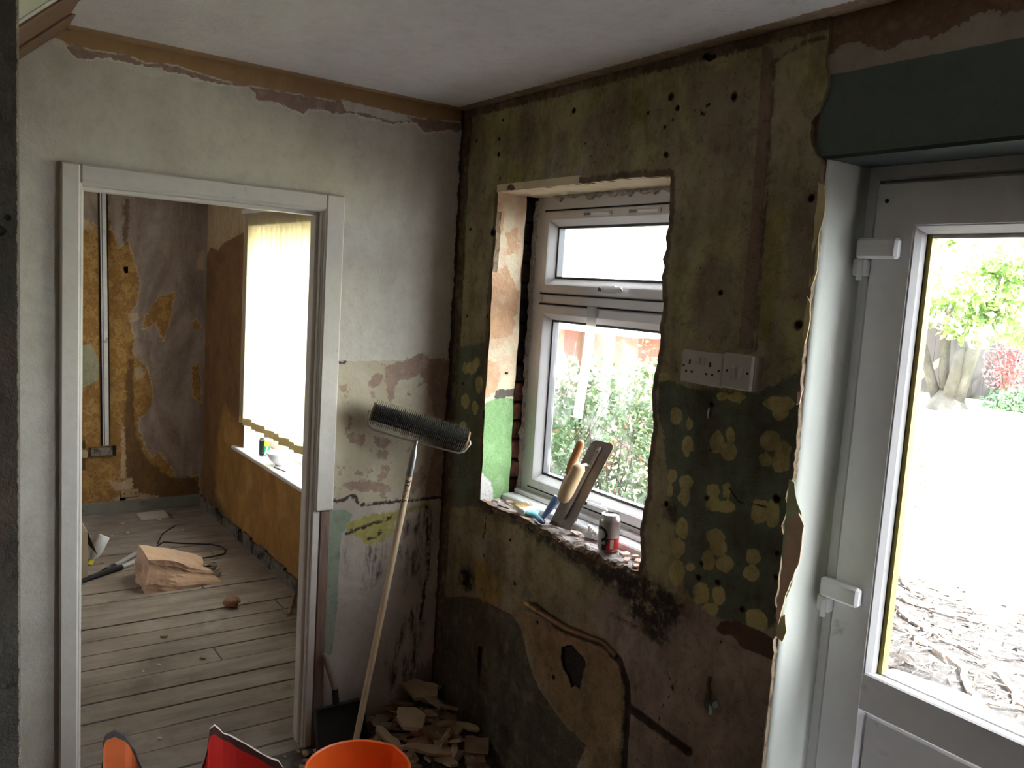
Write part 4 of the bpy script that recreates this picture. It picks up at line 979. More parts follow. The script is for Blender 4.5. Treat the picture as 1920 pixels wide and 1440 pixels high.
# skirting boards
SKR = plain('grey_skirting', c(126, 124, 116), 0.7, var=0.15, scale=8, grime=(c(40, 34, 30), 7, 0.55), bump=0.004)
sk = M().cham((-3.499, -3.2, 0), (-3.482, 0.0, 0.085), 0.004).build('baseboard_far_back', SKR)
tag(sk, 'damaged grey skirting along the far back wall', 'baseboard', kind='structure')
mb = M()
px = -3.48
while px < -0.12:
    ln = rnd.uniform(0.05, 0.16)
    mb.box((px, -0.016 - rnd.uniform(0, .006), 0), (min(px + ln, -0.115), -0.002, 0.075 + rnd.uniform(-.02, .012)))
    px += ln
sk2 = mb.build('baseboard_far_window', plain('rotten_skirting', c(112, 104, 92), 0.85, var=0.3, scale=14, grime=(c(36, 30, 26), 9, 0.46), bump=0.006))
tag(sk2, 'crumbling skirting below the ochre window wall', 'baseboard', kind='structure')
# far window
w2 = empty('window_2', (-1.92, 0.17, 0.62))
tag(w2, 'far room window hidden behind the cream blind', 'window', kind='structure')
W2O = (1.92, -0.17, -0.62)
mb = M().ring(-2.54, -1.24, 0.62, 2.03, [(0, 0.24), (0, 0.17), (0.05, 0.17), (0.06, 0.19), (0.06, 0.24)])
mb.box((-1.94, 0.175, 0.66), (-1.88, 0.24, 2.0))
child(mb, 'frame', UPVC, w2, W2O)
child(M().box((-2.55, 0.205, 0.67), (-1.29, 0.209, 2.0)), 'pane', GLASS, w2, W2O)
child(M().cham((-2.66, -0.045, 0.592), (-1.20, 0.172, 0.616), 0.004), 'sill_board', plain('white_sill_gloss', c(222, 218, 216), 0.3, var=0.03), w2, W2O)

# ================================================================== OBJECTS IN THE KITCHEN
STEEL = plain('worn_steel', c(150, 148, 146), 0.38, 0.9, var=0.2, scale=30)
WIRE = plain('zinc_wire', c(176, 170, 158), 0.35, 0.85, var=0.15)
POLEM = plain('varnished_pole', c(206, 182, 150), 0.55, var=0.14, scale=12, streak=(20, 20, 1.5), grime=(c(130, 108, 88), 9, 0.62))
INK = plain('black_ink', c(22, 20, 20), 0.6)

# ---- spiked roller on its long pole, leaning into the corner
ra, rb = Vector((0.066, -0.357, 1.271)), Vector((0.232, -0.056, 1.181))
rl = empty('spiked_roller', (0.233, -0.468, 0.0))
tag(rl, 'spiked screed roller on a long pale pole leaning in the corner', 'roller')
RO = Vector((-0.233, 0.468, 0))
ax = (rb - ra).normalized()
e1 = ax.orthogonal().normalized()
e2 = ax.cross(e1)
ln = (rb - ra).length
SPK = plain('grey_spikes', c(98, 95, 84), 0.45, 0.3, var=0.25, scale=60)
sleeve = child(M().tube([ra + ax * (ln * i / 6) for i in range(7)], 0.031, 24), 'sleeve', plain('dark_roller_core', c(44, 42, 38), 0.7, var=0.3, scale=50), rl, RO, 40)
mb = M()
rows, around = 50, 26
for i in range(rows):
    for k in range(around):
        a = 2 * math.pi * (k + 0.5 * (i % 2)) / around
        p = ra + ax * (ln * (i + 0.5) / rows)
        d = e1 * math.cos(a) + e2 * math.sin(a)
        q = e2 * math.cos(a) - e1 * math.sin(a)
        b0 = p + d * 0.032
        tip = p + d * (0.050 + rnd.uniform(-.002, .002)) + ax * rnd.uniform(-.002, .002)
        mb.add([b0 - ax * .0018 - q * .0016, b0 + ax * .0018 - q * .0016, b0 + q * .0020, tip], [(0, 1, 3), (1, 2, 3), (2, 0, 3)])
o = child(mb, 'spikes', SPK, rl, RO)
o['kind'] = 'stuff'
for e in (ra, rb):
    sgn = -1 if e is ra else 1
    child(M().tube([e, e + ax * 0.006 * sgn], [0.036, 0.034], 24), 'end_cap', plain('tan_end_cap', c(130, 106, 72), 0.7), rl, RO, 40)
wp = [ra + ax * -0.004, ra - ax * 0.016, Vector((0.062, -0.378, 1.250)), Vector((0.068, -0.374, 1.222)), Vector((0.078, -0.362, 1.208)), Vector((0.155, -0.222, 1.168)), Vector((0.228, -0.085, 1.134)), Vector((0.236, -0.066, 1.140)), Vector((0.242, -0.045, 1.168)), rb + ax * 0.014, rb + ax * 0.003]
child(M().tube(wp, 0.0038, 8), 'wire_frame', WIRE, rl, RO, 60)
p0, p1 = Vector((0.155, -0.222, 1.171)), Vector((0.233, -0.468, 0.0))
pd = (p1 - p0).normalized()
child(M().tube([p0 - pd * 0.004, p0 + pd * 0.02, p0 + pd * 0.05, p0 + pd * 0.07, p0 + pd * 0.13], [0.006, 0.007, 0.0125, 0.0135, 0.0135], 14), 'ferrule', STEEL, rl, RO, 40)
pole = child(M().tube([p0 + pd * 0.125, p0 + pd * 0.5, p1], 0.0118, 14), 'pole', POLEM, rl, RO, 50)
# hand lettered name along the pole
fc = bpy.data.curves.new('lettering', 'FONT')
fc.body = 'BRIAN S'
fc.size = 0.0235
fc.offset = 0.0005
fc.resolution_u = 2
fo = bpy.data.objects.new('lettering_tmp', fc)
COL.objects.link(fo)
dg = bpy.context.evaluated_depsgraph_get()
me = bpy.data.meshes.new_from_object(fo.evaluated_get(dg))
bpy.data.objects.remove(fo)
tocam = (Vector((2.814, -1.689, 1.743)) - p0)
tocam = (tocam - pd * tocam.dot(pd)).normalized()
sidev = tocam.cross(pd)
for v in me.vertices:
    along, acr = v.co.x * 0.98, v.co.y - 0.008
    ang = acr / 0.0122
    pt = p0 + pd * (0.140 + along) + (tocam * math.cos(ang) + sidev * math.sin(ang)) * 0.0122
    v.co = pt + RO
link('lettering', me, INK, pole)

# ---- black dustpan leaning below the roller
BLK = plain('black_plastic', c(24, 25, 27), 0.45, var=0.25, scale=30)
dp = empty('dustpan', (0.09, -0.44, 0))
tag(dp, 'black plastic dustpan with a pale grip leaning against the wall', 'dustpan')
DPO = Vector((-0.09, 0.44, 0))


def slab(q, nrm, th):
    q = [Vector(p) for p in q]
    return M().add([*q, *[p + Vector(nrm) * th for p in q]], [(0, 1, 2, 3), (7, 6, 5, 4), (0, 4, 5, 1), (1, 5, 6, 2), (2, 6, 7, 3), (3, 7, 4, 0)])


child(slab([(0.100, -0.532, 0.002), (0.100, -0.335, 0.002), (0.032, -0.352, 0.162), (0.032, -0.530, 0.158)], (-0.9, 0, -0.4), 0.003), 'pan', BLK, dp, DPO)
child(slab([(0.100, -0.532, 0.002), (0.032, -0.530, 0.158), (0.072, -0.530, 0.172), (0.118, -0.532, 0.004)], (0, -1, 0), 0.003), 'side_wall', BLK, dp, DPO)
child(slab([(0.100, -0.335, 0.002), (0.118, -0.335, 0.004), (0.072, -0.352, 0.172), (0.032, -0.352, 0.162)], (0, 1, 0), 0.003), 'side_wall', BLK, dp, DPO)
child(slab([(0.032, -0.530, 0.158), (0.032, -0.352, 0.162), (0.072, -0.352, 0.172), (0.072, -0.530, 0.172)], (0, 0, 1), 0.003), 'back_wall', BLK, dp, DPO)
child(M().tube([(0.045, -0.445, 0.165), (0.035, -0.444, 0.19), (0.032, -0.447, 0.222)], [0.013, 0.012, 0.012], 12), 'socket', BLK, dp, DPO, 40)
child(M().tube([(0.032, -0.447, 0.220), (0.026, -0.465, 0.29), (0.022, -0.487, 0.352), (0.022, -0.497, 0.366)], [0.0105, 0.0125, 0.0115, 0.007], 12), 'grip', plain('bleached_grip', c(150, 136, 120), 0.8, var=0.2, scale=30), dp, DPO, 40)

# ---- orange bucket
ORG = plain('orange_plastic', c(246, 112, 44), 0.42, var=0.06, scale=10, grime=(c(232, 128, 78), 30, 0.66))
bk = empty('bucket', (0.645, -0.636, 0))
tag(bk, 'orange plastic bucket with pouring lip below the leaning pole', 'bucket')
H_, R_ = 0.290, 0.155
mb = M()
seg = 72
V, Fc = [], []
profo = [(0.118, 0.0), (0.122, 0.004), (R_ - 0.006, H_ - 0.03), (R_ - 0.003, H_ - 0.028), (R_ + 0.003, H_ - 0.012), (R_ + 0.004, H_ - 0.002), (R_ + 0.001, H_), (R_ - 0.004, H_ - 0.004), (0.116, 0.006), (0.02, 0.005)]
lip_a = math.atan2(0.655 - 0.50, 0.60 - 0.668) + 0.0
for r, z in profo:
    for k in range(seg):
        a = 2 * math.pi * k / seg
        da = (a - lip_a + math.pi) % (2 * math.pi) - math.pi
        bump_ = 0.014 * math.exp(-(da / 0.12) ** 2) * max(0, (z - 0.2) / 0.1)
        V.append(((r + bump_) * math.cos(a), (r + bump_) * math.sin(a), z - (0.004 * math.exp(-(da / 0.1) ** 2) if z > 0.28 else 0)))
for i in range(len(profo) - 1):
    for k in range(seg):
        Fc.append((i * seg + k, i * seg + (k + 1) % seg, (i + 1) * seg + (k + 1) % seg, (i + 1) * seg + k))
Fc.append(tuple(range((len(profo) - 1) * seg, len(profo) * seg)))
Fc.append(tuple(range(seg))[::-1])
mb.add(V, Fc)
smooth_by_angle(mb.build('body', ORG, bk), 40)
for s_ in (-1, 1):
    M().tube([(s_ * 0.0 + (R_ + 0.004) * math.cos(lip_a + math.pi / 2 * s_), (R_ + 0.004) * math.sin(lip_a + math.pi / 2 * s_), H_ - 0.035), ((R_ + 0.014) * math.cos(lip_a + math.pi / 2 * s_), (R_ + 0.014) * math.sin(lip_a + math.pi / 2 * s_), H_ - 0.035)], 0.014, 12).build('handle_lug', ORG, bk)
hp = []
for i in range(25):
    a = math.pi * i / 24
    d = Vector((math.cos(lip_a + math.pi / 2), math.sin(lip_a + math.pi / 2), 0))
    o_ = Vector((-math.cos(lip_a), -math.sin(lip_a), 0))
    hp.append(d * (R_ + 0.016) * math.cos(a) + (o_ * 0.10 + Vector((0, 0, -0.13))) * math.sin(a) * 1.0 + Vector((0, 0, H_ - 0.035)))
M().tube(hp, 0.003, 8).build('bail_handle', WIRE, bk)

# ---- torn red plaster sack and an orange one beside it
REDP = plain('red_printed_paper', c(188, 26, 18), 0.6, var=0.12, scale=6)
DRKP = plain('dark_sack_border', c(64, 34, 30), 0.75, var=0.2, scale=12)
TORN = plain('torn_white_paper', c(222, 210, 200), 0.9, var=0.08)
ORP = plain('orange_printed_paper', c(222, 112, 60), 0.6, var=0.12, scale=8)
GRYP = plain('grey_sack_edge', c(74, 70, 70), 0.8, var=0.35, scale=30)


def sack(root_loc, name, label, face, back_top, x_back, depth, side_h, main, border, torn, bw):
    """open-topped paper sack: tall torn back wall, lower sides and front"""
    s0 = empty(name, root_loc)
    tag(s0, label, 'sack')
    off = Vector((-root_loc[0], -root_loc[1], 0))
    pts = resample(back_top, 0.02, 0.0015, closed=False)
    y0, y1 = back_top[0][0], back_top[-1][0]
    n = len(pts)
    rowsz = 8
    mb, bb, tt = M(), M(), M()
    V, Vb = [], []
    for j in range(rowsz + 1):
        t = j / rowsz
        for i, (yy, zz) in enumerate(pts):
            bulge = 0.012 * math.sin(t * 6 + i * 0.4) * t * (1 - t) - face * (1 - t) ** 2 * 0.04 + 0.010 * math.sin(i * 0.5)
            z_ = (zz - bw * (1.0 + 0.15 * math.sin(i * 1.3))) * t
            V.append((x_back + bulge, yy + (0.5 * (y0 + y1) - yy) * 0.06 * (1 - t), z_))
            if j == rowsz:
                Vb.append((V[-1], (x_back + 0.010 * math.sin(i * 0.5), yy, zz), (x_back - 0.0025 + 0.010 * math.sin(i * 0.5), yy, zz + 0.004 + 0.002 * math.sin(i * 2.1))))
    qs = [(j * n + i, j * n + i + 1, (j + 1) * n + i + 1, (j + 1) * n + i) for j in range(rowsz) for i in range(n - 1)]
    th = Vector((-0.002, 0, 0))
    mb.add(V, qs)
    mb.add([Vector(v) + th for v in V], [q[::-1] for q in qs])
    child(mb, 'back_panel', main, s0, off)
    bb.add([p for a, b, d in Vb for p in (a, b)], [(2 * i, 2 * i + 2, 2 * i + 3, 2 * i + 1) for i in range(n - 1)])
    bb.add([Vector(p) + th for a, b, d in Vb for p in (a, b)], [(2 * i, 2 * i + 1, 2 * i + 3, 2 * i + 2) for i in range(n - 1)])
    child(bb, 'printed_border', border, s0, off)
    tt.add([p for a, b, d in Vb for p in (b, d)], [(2 * i, 2 * i + 2, 2 * i + 3, 2 * i + 1) for i in range(n - 1)])
    child(tt, 'torn_edge', torn, s0, off)
    fr = M()
    xf = x_back + depth
    fr.add([(x_back, y0, 0), (xf, y0 + .01, 0), (xf, y1 - .01, 0), (x_back, y1, 0), (x_back, y0, side_h[0]), (xf, y0 + .01, side_h[1]), (xf, y1 - .01, side_h[1]), (x_back, y1, side_h[2])], [(0, 1, 5, 4), (1, 2, 6, 5), (2, 3, 7, 6), (0, 3, 2, 1)])
    child(fr, 'side_panels', main, s0, off)
    fl = M()
    fl.add([(x_back + .003, y0 + .003, .16), (xf - .003, y0 + .013, .15), (xf - .003, y1 - .013, .14), (x_back + .003, y1 - .003, .17)], [(0, 1, 2, 3)])
    child(fl, 'powder', plain('pink_plaster_powder', c(190, 160, 146), 0.95, var=0.1), s0, off)
    return s0


sack((0.62, -0.92, 0), 'plaster_sack', 'torn open red paper sack with a dark border next to the bucket', 1, [(-1.054, 0.332), (-1.041, 0.393), (-1.036, 0.447), (-1.021, 0.452), (-0.993, 0.416), (-0.914, 0.355), (-0.857, 0.309), (-0.832, 0.293), (-0.812, 0.26), (-0.810, 0.20)], 0.5, 0.26, (0.30, 0.2, 0.19), REDP, DRKP, TORN, 0.022)
# the dark folded left hem of the red sack
sack((0.57, -1.25, 0), 'orange_sack', 'torn orange paper sack with a frayed grey edge at the lower left', 1, [(-1.306, 0.36), (-1.305, 0.448), (-1.297, 0.474), (-1.274, 0.477), (-1.247, 0.453), (-1.236, 0.434), (-1.218, 0.393), (-1.204, 0.35), (-1.19, 0.30)], 0.45, 0.24, (0.34, 0.2, 0.28), ORP, GRYP, GRYP, 0.014)

# ---- sockets
SOCK = plain('socket_white', c(190, 184, 178), 0.4, var=0.03, grime=(c(170, 160, 150), 20, 0.64))


def plate(name, label, cat, x0, x1, z0, z1, tilt):
    e = empty(name, ((x0 + x1) / 2, 0, (z0 + z1) / 2))
    e.rotation_euler = (0, tilt, 0)
    tag(e, label, cat)
    hw, hh = (x1 - x0) / 2, (z1 - z0) / 2
    M().cham((-hw, -0.034, -hh), (hw, 0.006, hh), 0.003).build('back_box', plain('old_back_box', c(150, 138, 122), 0.7, var=0.15, scale=20), e)
    p = M().cham((-hw - 0.001, -0.044, -hh - 0.001), (hw + 0.001, -0.0335, hh + 0.001), 0.003).build('face_plate', SOCK, e)
    return e, hw, hh


e, hw, hh = plate('double_socket', 'white double power socket on the wall right of the window', 'socket', 1.253, 1.392, 1.530, 1.613, 0.012)
HOLE = plain('socket_hole', c(14, 13, 13), 0.7)
for sx in (-0.040, 0.030):
    g = M()
    g.box((sx - 0.0028, -0.0446, 0.006), (sx + 0.0028, -0.0438, 0.018)).box((sx - 0.0135, -0.0446, -0.016), (sx - 0.0065, -0.0438, -0.0105)).box((sx + 0.0065, -0.0446, -0.016), (sx + 0.0135, -0.0438, -0.0105))
    g.build('pin_holes', HOLE, e)
for sx in (-0.0085, 0.0085):
    M().cham((sx - 0.006, -0.0475, 0.012), (sx + 0.006, -0.043, 0.030), 0.002, mat=Matrix.Rotation(0.04, 4, 'X')).build('rocker_switch', SOCK, e)
for sx in (-0.0602, 0.0602):
    M().tube([(sx, -0.0450, 0.0), (sx, -0.0435, 0.0)], 0.0032, 10).build('screw', HOLE, e)
e, hw, hh = plate('fused_switch', 'white switch plate joined to the right of the double socket', 'switch', 1.394, 1.484, 1.532, 1.618, 0.012)
for sx in (-0.011, 0.013):
    M().cham((sx - 0.0085, -0.0475, -0.014), (sx + 0.0085, -0.043, 0.014), 0.002, mat=Matrix.Rotation(0.04, 4, 'X')).build('rocker_switch', SOCK, e)
for sx in (-0.030, 0.034):
    M().tube([(sx, -0.0450, 0.0), (sx, -0.0435, 0.0)], 0.0032, 10).build('screw', HOLE, e)
# hanging white wall plug in the green wall
wpg = M().tube([(1.329, -0.006, 1.466), (1.3285, -0.008, 1.452), (1.329, -0.005, 1.438)], [0.0028, 0.0032, 0.0022], 8).build('wall_plug', plain('white_nylon', c(216, 212, 206), 0.5))
tag(wpg, 'white plastic wall plug sticking out below the socket', 'wall plug')

# ---- pipe stub and its collar, old valve
COP = plain('dull_copper', c(112, 84, 58), 0.5, 0.5, var=0.3, scale=30)
pp = empty('pipe', (0.74, 0, 0.68))
tag(pp, 'dull brown pipe end bending out of the chased wall', 'pipe')
PO = (-0.74, 0, -0.68)
child(M().tube([(0.625, -0.019, 0.684), (0.70, -0.017, 0.680), (0.76, -0.016, 0.678), (0.83, -0.012, 0.674), (0.89, 0.000, 0.676), (0.98, 0.010, 0.687), (1.04, 0.012, 0.665)], 0.0105, 12), 'tube', COP, pp, PO, 60)
child(M().tube([(0.612, -0.019, 0.685), (0.616, -0.019, 0.685), (0.645, -0.018, 0.683), (0.648, -0.018, 0.683), (0.652, -0.018, 0.683), (0.68, -0.018, 0.681)], [0.011, 0.0135, 0.0135, 0.0115, 0.0130, 0.0125], 14), 'collar', plain('brass_collar', c(150, 118, 76), 0.45, 0.6, var=0.2), pp, PO, 40)
vl = empty('stop_valve', (1.432, 0, 0.71))
tag(vl, 'green corroded stop valve on the lower plaster wall', 'valve')
VO = (-1.432, 0, -0.71)
VG = plain('verdigris_brass', c(78, 80, 66), 0.6, 0.3, var=0.3, scale=50)
child(M().tube([(1.416, -0.010, 0.768), (1.420, -0.018, 0.752), (1.428, -0.024, 0.734)], 0.0065, 10), 'tail_pipe', COP, vl, VO, 60)
child(M().tube([(1.428, -0.024, 0.738), (1.429, -0.025, 0.730), (1.432, -0.026, 0.722), (1.434, -0.027, 0.708), (1.436, -0.026, 0.690), (1.437, -0.025, 0.678)], [0.009, 0.011, 0.0095, 0.013, 0.011, 0.006], 8), 'body', VG, vl, VO)
child(M().tube([(1.436, -0.026, 0.710), (1.447, -0.030, 0.714), (1.456, -0.032, 0.716), (1.462, -0.034, 0.717)], [0.006, 0.007, 0.011, 0.009], 8), 'spindle', VG, vl, VO)
child(M().tube([(1.437, 0.004, 0.694), (1.436, -0.022, 0.696)], 0.006, 8), 'wall_bracket', VG, vl, VO)
# capped waste stub in the corner below the window
ws = empty('waste_stub', (0.189, 0, 0.636))
tag(ws, 'old round pipe stub in a dark ragged hole near the corner', 'pipe')
child(M().tube([(0.189, 0.012, 0.636), (0.189, -0.010, 0.636)], [0.034, 0.028], 14), 'collar', DARK, ws, (-0.189, 0, -0.636))
child(M().tube([(0.189, 0.0, 0.636), (0.191, -0.022, 0.636)], [0.021, 0.019], 12), 'stub', plain('grey_stub', c(104, 90, 80), 0.8, var=0.3, scale=40), ws, (-0.189, 0, -0.636))

# ---- things on the window sill
def shard(lx, ly, th, seed):
    g = random.Random(seed)
    n_ = g.choice([4, 5, 5, 6, 7])
    pts = []
    for k in range(n_):
        a = 2 * math.pi * (k + g.uniform(-.25, .25)) / n_
        r = g.uniform(0.75, 1.1)
        pts.append((lx * r * math.cos(a) * 0.62, ly * r * math.sin(a) * 0.62))
    pts = resample(pts, 0.022, 0.0022)
    m = M()
    k = len(pts)
    m.add([(a, b, 0) for a, b in pts] + [(a * 0.97 + g.uniform(-.002, .002), b * 0.97 + g.uniform(-.002, .002), th + g.uniform(-.0015, .0015)) for a, b in pts], [tuple(range(k))[::-1], tuple(range(k, 2 * k))] + [(i, (i + 1) % k, k + (i + 1) % k, k + i) for i in range(k)])
    return m


ZS = 0.957


def drink_can(name, label, loc, rz, paint):
    """paint(u, h) -> material index for image-side angle and height share"""
    e = empty(name, loc)
    tag(e, label, 'can')
    e.rotation_euler = (0, 0, rz)
    h, r = 0.118, 0.033
    seg, rows_ = 72, 48
    mb = M()
    prof = [(0.024, 0.0), (0.026, 0.001), (0.0315, 0.008)] + [(r, 0.010 + (0.098 - 0.010) * i / rows_) for i in range(rows_ + 1)] + [(0.0315, 0.104), (0.028, 0.110), (0.0265, 0.1135), (0.0272, 0.1155), (0.0268, 0.1165)]
    V, F_, mi = [], [], []
    for rr, zz in prof:
        for k in range(seg):
            a = 2 * math.pi * k / seg
            V.append((rr * math.cos(a), rr * math.sin(a), zz))
    for i in range(len(prof) - 1):
        for k in range(seg):
            F_.append((i * seg + k, i * seg + (k + 1) % seg, (i + 1) * seg + (k + 1) % seg, (i + 1) * seg + k))
            a = 2 * math.pi * (k + 0.5) / seg
            a = (a + math.pi) % (2 * math.pi) - math.pi
            zz = (prof[i][1] + prof[i + 1][1]) / 2
            mi.append(paint(a, (zz - 0.008) / 0.094) if 0.008 < zz < 0.101 else 0)
    F_.append(tuple(range(seg))[::-1])
    mi.append(0)
    mb.v, mb.f, mb.mi = V, F_, mi
    CANS = [plain('can_aluminium', c(198, 196, 196), 0.28, 0.85, var=0.05), plain('can_black', c(20, 19, 20), 0.35), plain('can_red', c(196, 30, 30), 0.35), plain('can_white', c(226, 220, 214), 0.4), plain('can_green', c(40, 150, 90), 0.35), plain('can_yellow', c(232, 206, 40), 0.35), plain('can_teal', c(44, 70, 66), 0.35)]
    smooth_by_angle(mb.build('body', CANS, e), 40)
    M().lathe([(0.0262, 0.1125), (0.0262, 0.1130)], 32).build('lid', CANS[0], e)
    M().prism([(0.011 * math.cos(2 * math.pi * i / 12) - 0.011, 0.008 * math.sin(2 * math.pi * i / 12)) for i in range(12)], (0, 0, 0.1131), (1, 0, 0), (0, 1, 0), (0, 0, 1), 0.0003).build('opening', INK, e)
    M().prism([(0.010 * math.cos(2 * math.pi * i / 12) + 0.006, 0.006 * math.sin(2 * math.pi * i / 12)) for i in range(12)], (0, 0, 0.1136), (1, 0, 0), (0, 1, 0), (0, 0, 1), 0.001).build('ring_pull', CANS[0], e)
    return e


def paint1(a, h):
    u = math.sin(a) if abs(a) < 1.57 else (1.3 if a > 0 else -1.3)
    if h < 0.42 and u > -0.22:
        if 0.16 < u < 0.50 and 0.06 < h < 0.37:
            return 3
        if u < 0.0 and (u + 0.22) * 1.6 < h * 0.9 - 0.02:
            return 1
        return 2
    if u <= -0.05:
        # thick black swash arching over the left of the can
        cx, cy = -0.72, 0.52
        d = math.hypot((u - cx) * 0.42, h - cy)
        if 0.155 < d < 0.255 and (h > 0.46 or u > -0.62):
            return 1
        if h < 0.20 and -0.55 < u < -0.2:
            return 1
    return 0


drink_can('drink_can', 'silver and red drink can standing on the kitchen window sill', (0.930, 0.042, ZS + 0.001), math.atan2(-1.689 - 0.042, 2.814 - 0.93), paint1)

# plastering trowel leaning on the frame
TB = [Vector((0.621, 0.050, 0.958)), Vector((0.715, 0.066, 0.958))]
TT = Vector((0.690, 0.158, 1.257))
tr = empty('plastering_trowel', TB[0])
tag(tr, 'steel plastering trowel with a pale wooden handle standing against the window', 'trowel')
uu = (TB[1] - TB[0])
wdt = uu.length
uu.normalize()
vv = (TT - TB[0])
vv = vv - uu * vv.dot(uu)
hgt = vv.length
vv.normalize()
nrm = uu.cross(vv)
if nrm.y > 0:
    nrm = -nrm
skew = (TT - TB[0]).dot(uu)
TM = plain('plaster_caked_steel', c(134, 124, 116), 0.55, 0.35, var=0.25, scale=18, grime=(c(170, 160, 150), 14, 0.6), bump=0.002)


def tpt(a, b, d=0.0):
    return uu * (a * wdt + skew * b) + vv * (b * hgt) + nrm * d


cr = 0.05
outl = [(0.0, 0.0), (1.0, 0.0), (1, 0.3), (1, 0.6), (1.0, 0.95), (0.94, 0.985), (0.85, 1.0), (0.15, 1.0), (0.06, 0.985), (0.0, 0.95), (0, 0.6), (0, 0.3)]
bl = M()
n = len(outl)
bl.add([tpt(a, b, 0) for a, b in outl] + [tpt(a, b, 0.0016) for a, b in outl], [tuple(range(n)), tuple(range(n, 2 * n))[::-1]] + [(i, (i + 1) % n, n + (i + 1) % n, n + i) for i in range(n)])
bl.build('blade', TM, tr)
M().tube([tpt(0.5, 0.10, 0.003), tpt(0.5, 0.14, 0.006), tpt(0.5, 0.90, 0.006), tpt(0.5, 0.94, 0.003)], [0.004, 0.007, 0.007, 0.004], 8).build('spine', plain('grey_alloy', c(160, 152, 144), 0.45, 0.5, var=0.2), tr)
WOODP = plain('worn_pale_handle', c(206, 178, 140), 0.6, var=0.18, scale=14, streak=(6, 6, 1), grime=(c(128, 92, 60), 10, 0.56))
M().tube([tpt(0.5, 0.70, 0.005), tpt(0.5, 0.71, 0.030), tpt(0.5, 0.68, 0.052)], 0.007, 8).build('shank', plain('grey_alloy', c(160, 152, 144), 0.45, 0.5), tr)
hpts = [tpt(0.5, b, 0.055) for b in (0.27, 0.30, 0.38, 0.48, 0.58, 0.66, 0.70)]
smooth_by_angle(M().tube(hpts, [0.012, 0.020, 0.0245, 0.0235, 0.0225, 0.023, 0.015], 14).build('handle', WOODP, tr), 60)

# second trowel behind: only its brown handle shows
t2 = empty('wooden_handled_float', (0.645, 0.10, 0.977))
tag(t2, 'tool with a brown wooden handle behind the steel trowel', 'trowel')
O2 = (-0.645, -0.10, -0.977)
smooth_by_angle(child(M().tube([(0.610, 0.125, 1.125), (0.618, 0.128, 1.15), (0.648, 0.139, 1.235), (0.652, 0.140, 1.244), (0.654, 0.141, 1.248)], [0.012, 0.0145, 0.0145, 0.012, 0.006], 14), 'handle', plain('brown_handle', c(160, 108, 62), 0.5, var=0.15, scale=14, streak=(6, 6, 1)), t2, O2), 60)
child(M().tube([(0.610, 0.125, 1.127), (0.605, 0.118, 1.09), (0.622, 0.118, 1.075)], 0.005, 8), 'tang', STEEL, t2, O2)
child(slab([(0.615, 0.104, 0.977), (0.685, 0.114, 0.977), (0.705, 0.142, 1.10), (0.625, 0.134, 1.10)], (0, 1, 0), 0.002), 'blade', STEEL, t2, O2)
# blue handled scraper
bs = empty('blue_handled_scraper', (0.60, 0.05, 0.958))
tag(bs, 'scraper with a tapered blue handle beside the steel trowel', 'scraper')
O3 = (-0.60, -0.05, -0.958)
smooth_by_angle(child(M().tube([(0.588, 0.040, 0.966), (0.592, 0.043, 0.972), (0.602, 0.058, 1.00), (0.612, 0.072, 1.03), (0.617, 0.080, 1.05)], [0.005, 0.008, 0.011, 0.0135, 0.012], 12), 'handle', plain('blue_plastic', c(120, 150, 200), 0.45, var=0.08), bs, O3), 60)
child(slab([(0.608, 0.084, 1.045), (0.630, 0.090, 1.045), (0.650, 0.118, 1.12), (0.610, 0.110, 1.12)], (0, 1, 0), 0.0012), 'blade', STEEL, bs, O3)

# broad paint brush lying on the sill
br = empty('paint_brush', (0.50, 0.05, 0.957))
tag(br, 'wide cream bristled paint brush with a blue and teal handle', 'paint brush')
B = M()
for i in range(46):
    yy = -0.034 + 0.068 * rnd.random()
    zz = 0.008 + 0.016 * rnd.random()
    L_ = rnd.uniform(0.046, 0.060)
    sp = (yy / 0.034) * 0.008
    w_ = rnd.uniform(0.0022, 0.0040)
    B.add([(-0.012, yy - w_, zz), (-0.012, yy + w_, zz), (-0.012, yy, zz + 0.005), (-0.012 - L_, yy + sp + rnd.uniform(-.003, .003), zz + 0.014 + rnd.uniform(-.004, .004))], [(0, 1, 3), (1, 2, 3), (2, 0, 3), (0, 2, 1)])
B.build('bristles', plain('cream_bristle', c(232, 214, 168), 0.8, var=0.18, scale=60), br)
M().cham((-0.016, -0.037, 0.004), (0.016, 0.037, 0.028), 0.004).build('ferrule', plain('paint_covered_ferrule', c(224, 226, 222), 0.5, var=0.06, grime=(c(150, 206, 206), 30, 0.56)), br)
mbh = M()
hs = [(0.014, 0.030, 0.009, 0.0), (0.030, 0.024, 0.010, -0.002), (0.045, 0.012, 0.009, -0.006), (0.070, 0.010, 0.009, -0.014), (0.100, 0.013, 0.009, -0.024), (0.125, 0.012, 0.008, -0.032), (0.136, 0.006, 0.005, -0.036)]
V = []
for x_, wy, wz, oy in hs:
    for k in range(12):
        a = 2 * math.pi * k / 12
        V.append((x_, oy + wy * math.cos(a), 0.014 - 0.02 * (x_ - .014) + wz * math.sin(a) * 0.9))
mbh.add(V, [(i * 12 + k, i * 12 + (k + 1) % 12, (i + 1) * 12 + (k + 1) % 12, (i + 1) * 12 + k) for i in range(len(hs) - 1) for k in range(12)] + [tuple(range(12))[::-1], tuple(range((len(hs) - 1) * 12, len(hs) * 12))])
th = T('teal_blue_handle', 0.4)
th.col(th.ramp(th.n('ShaderNodeSeparateXYZ', {0: th.co}).outputs[0], [c(130, 200, 200), c(84, 140, 170), c(40, 56, 92)], 0.02, 0.12))
smooth_by_angle(mbh.build('handle', th.m, br), 50)


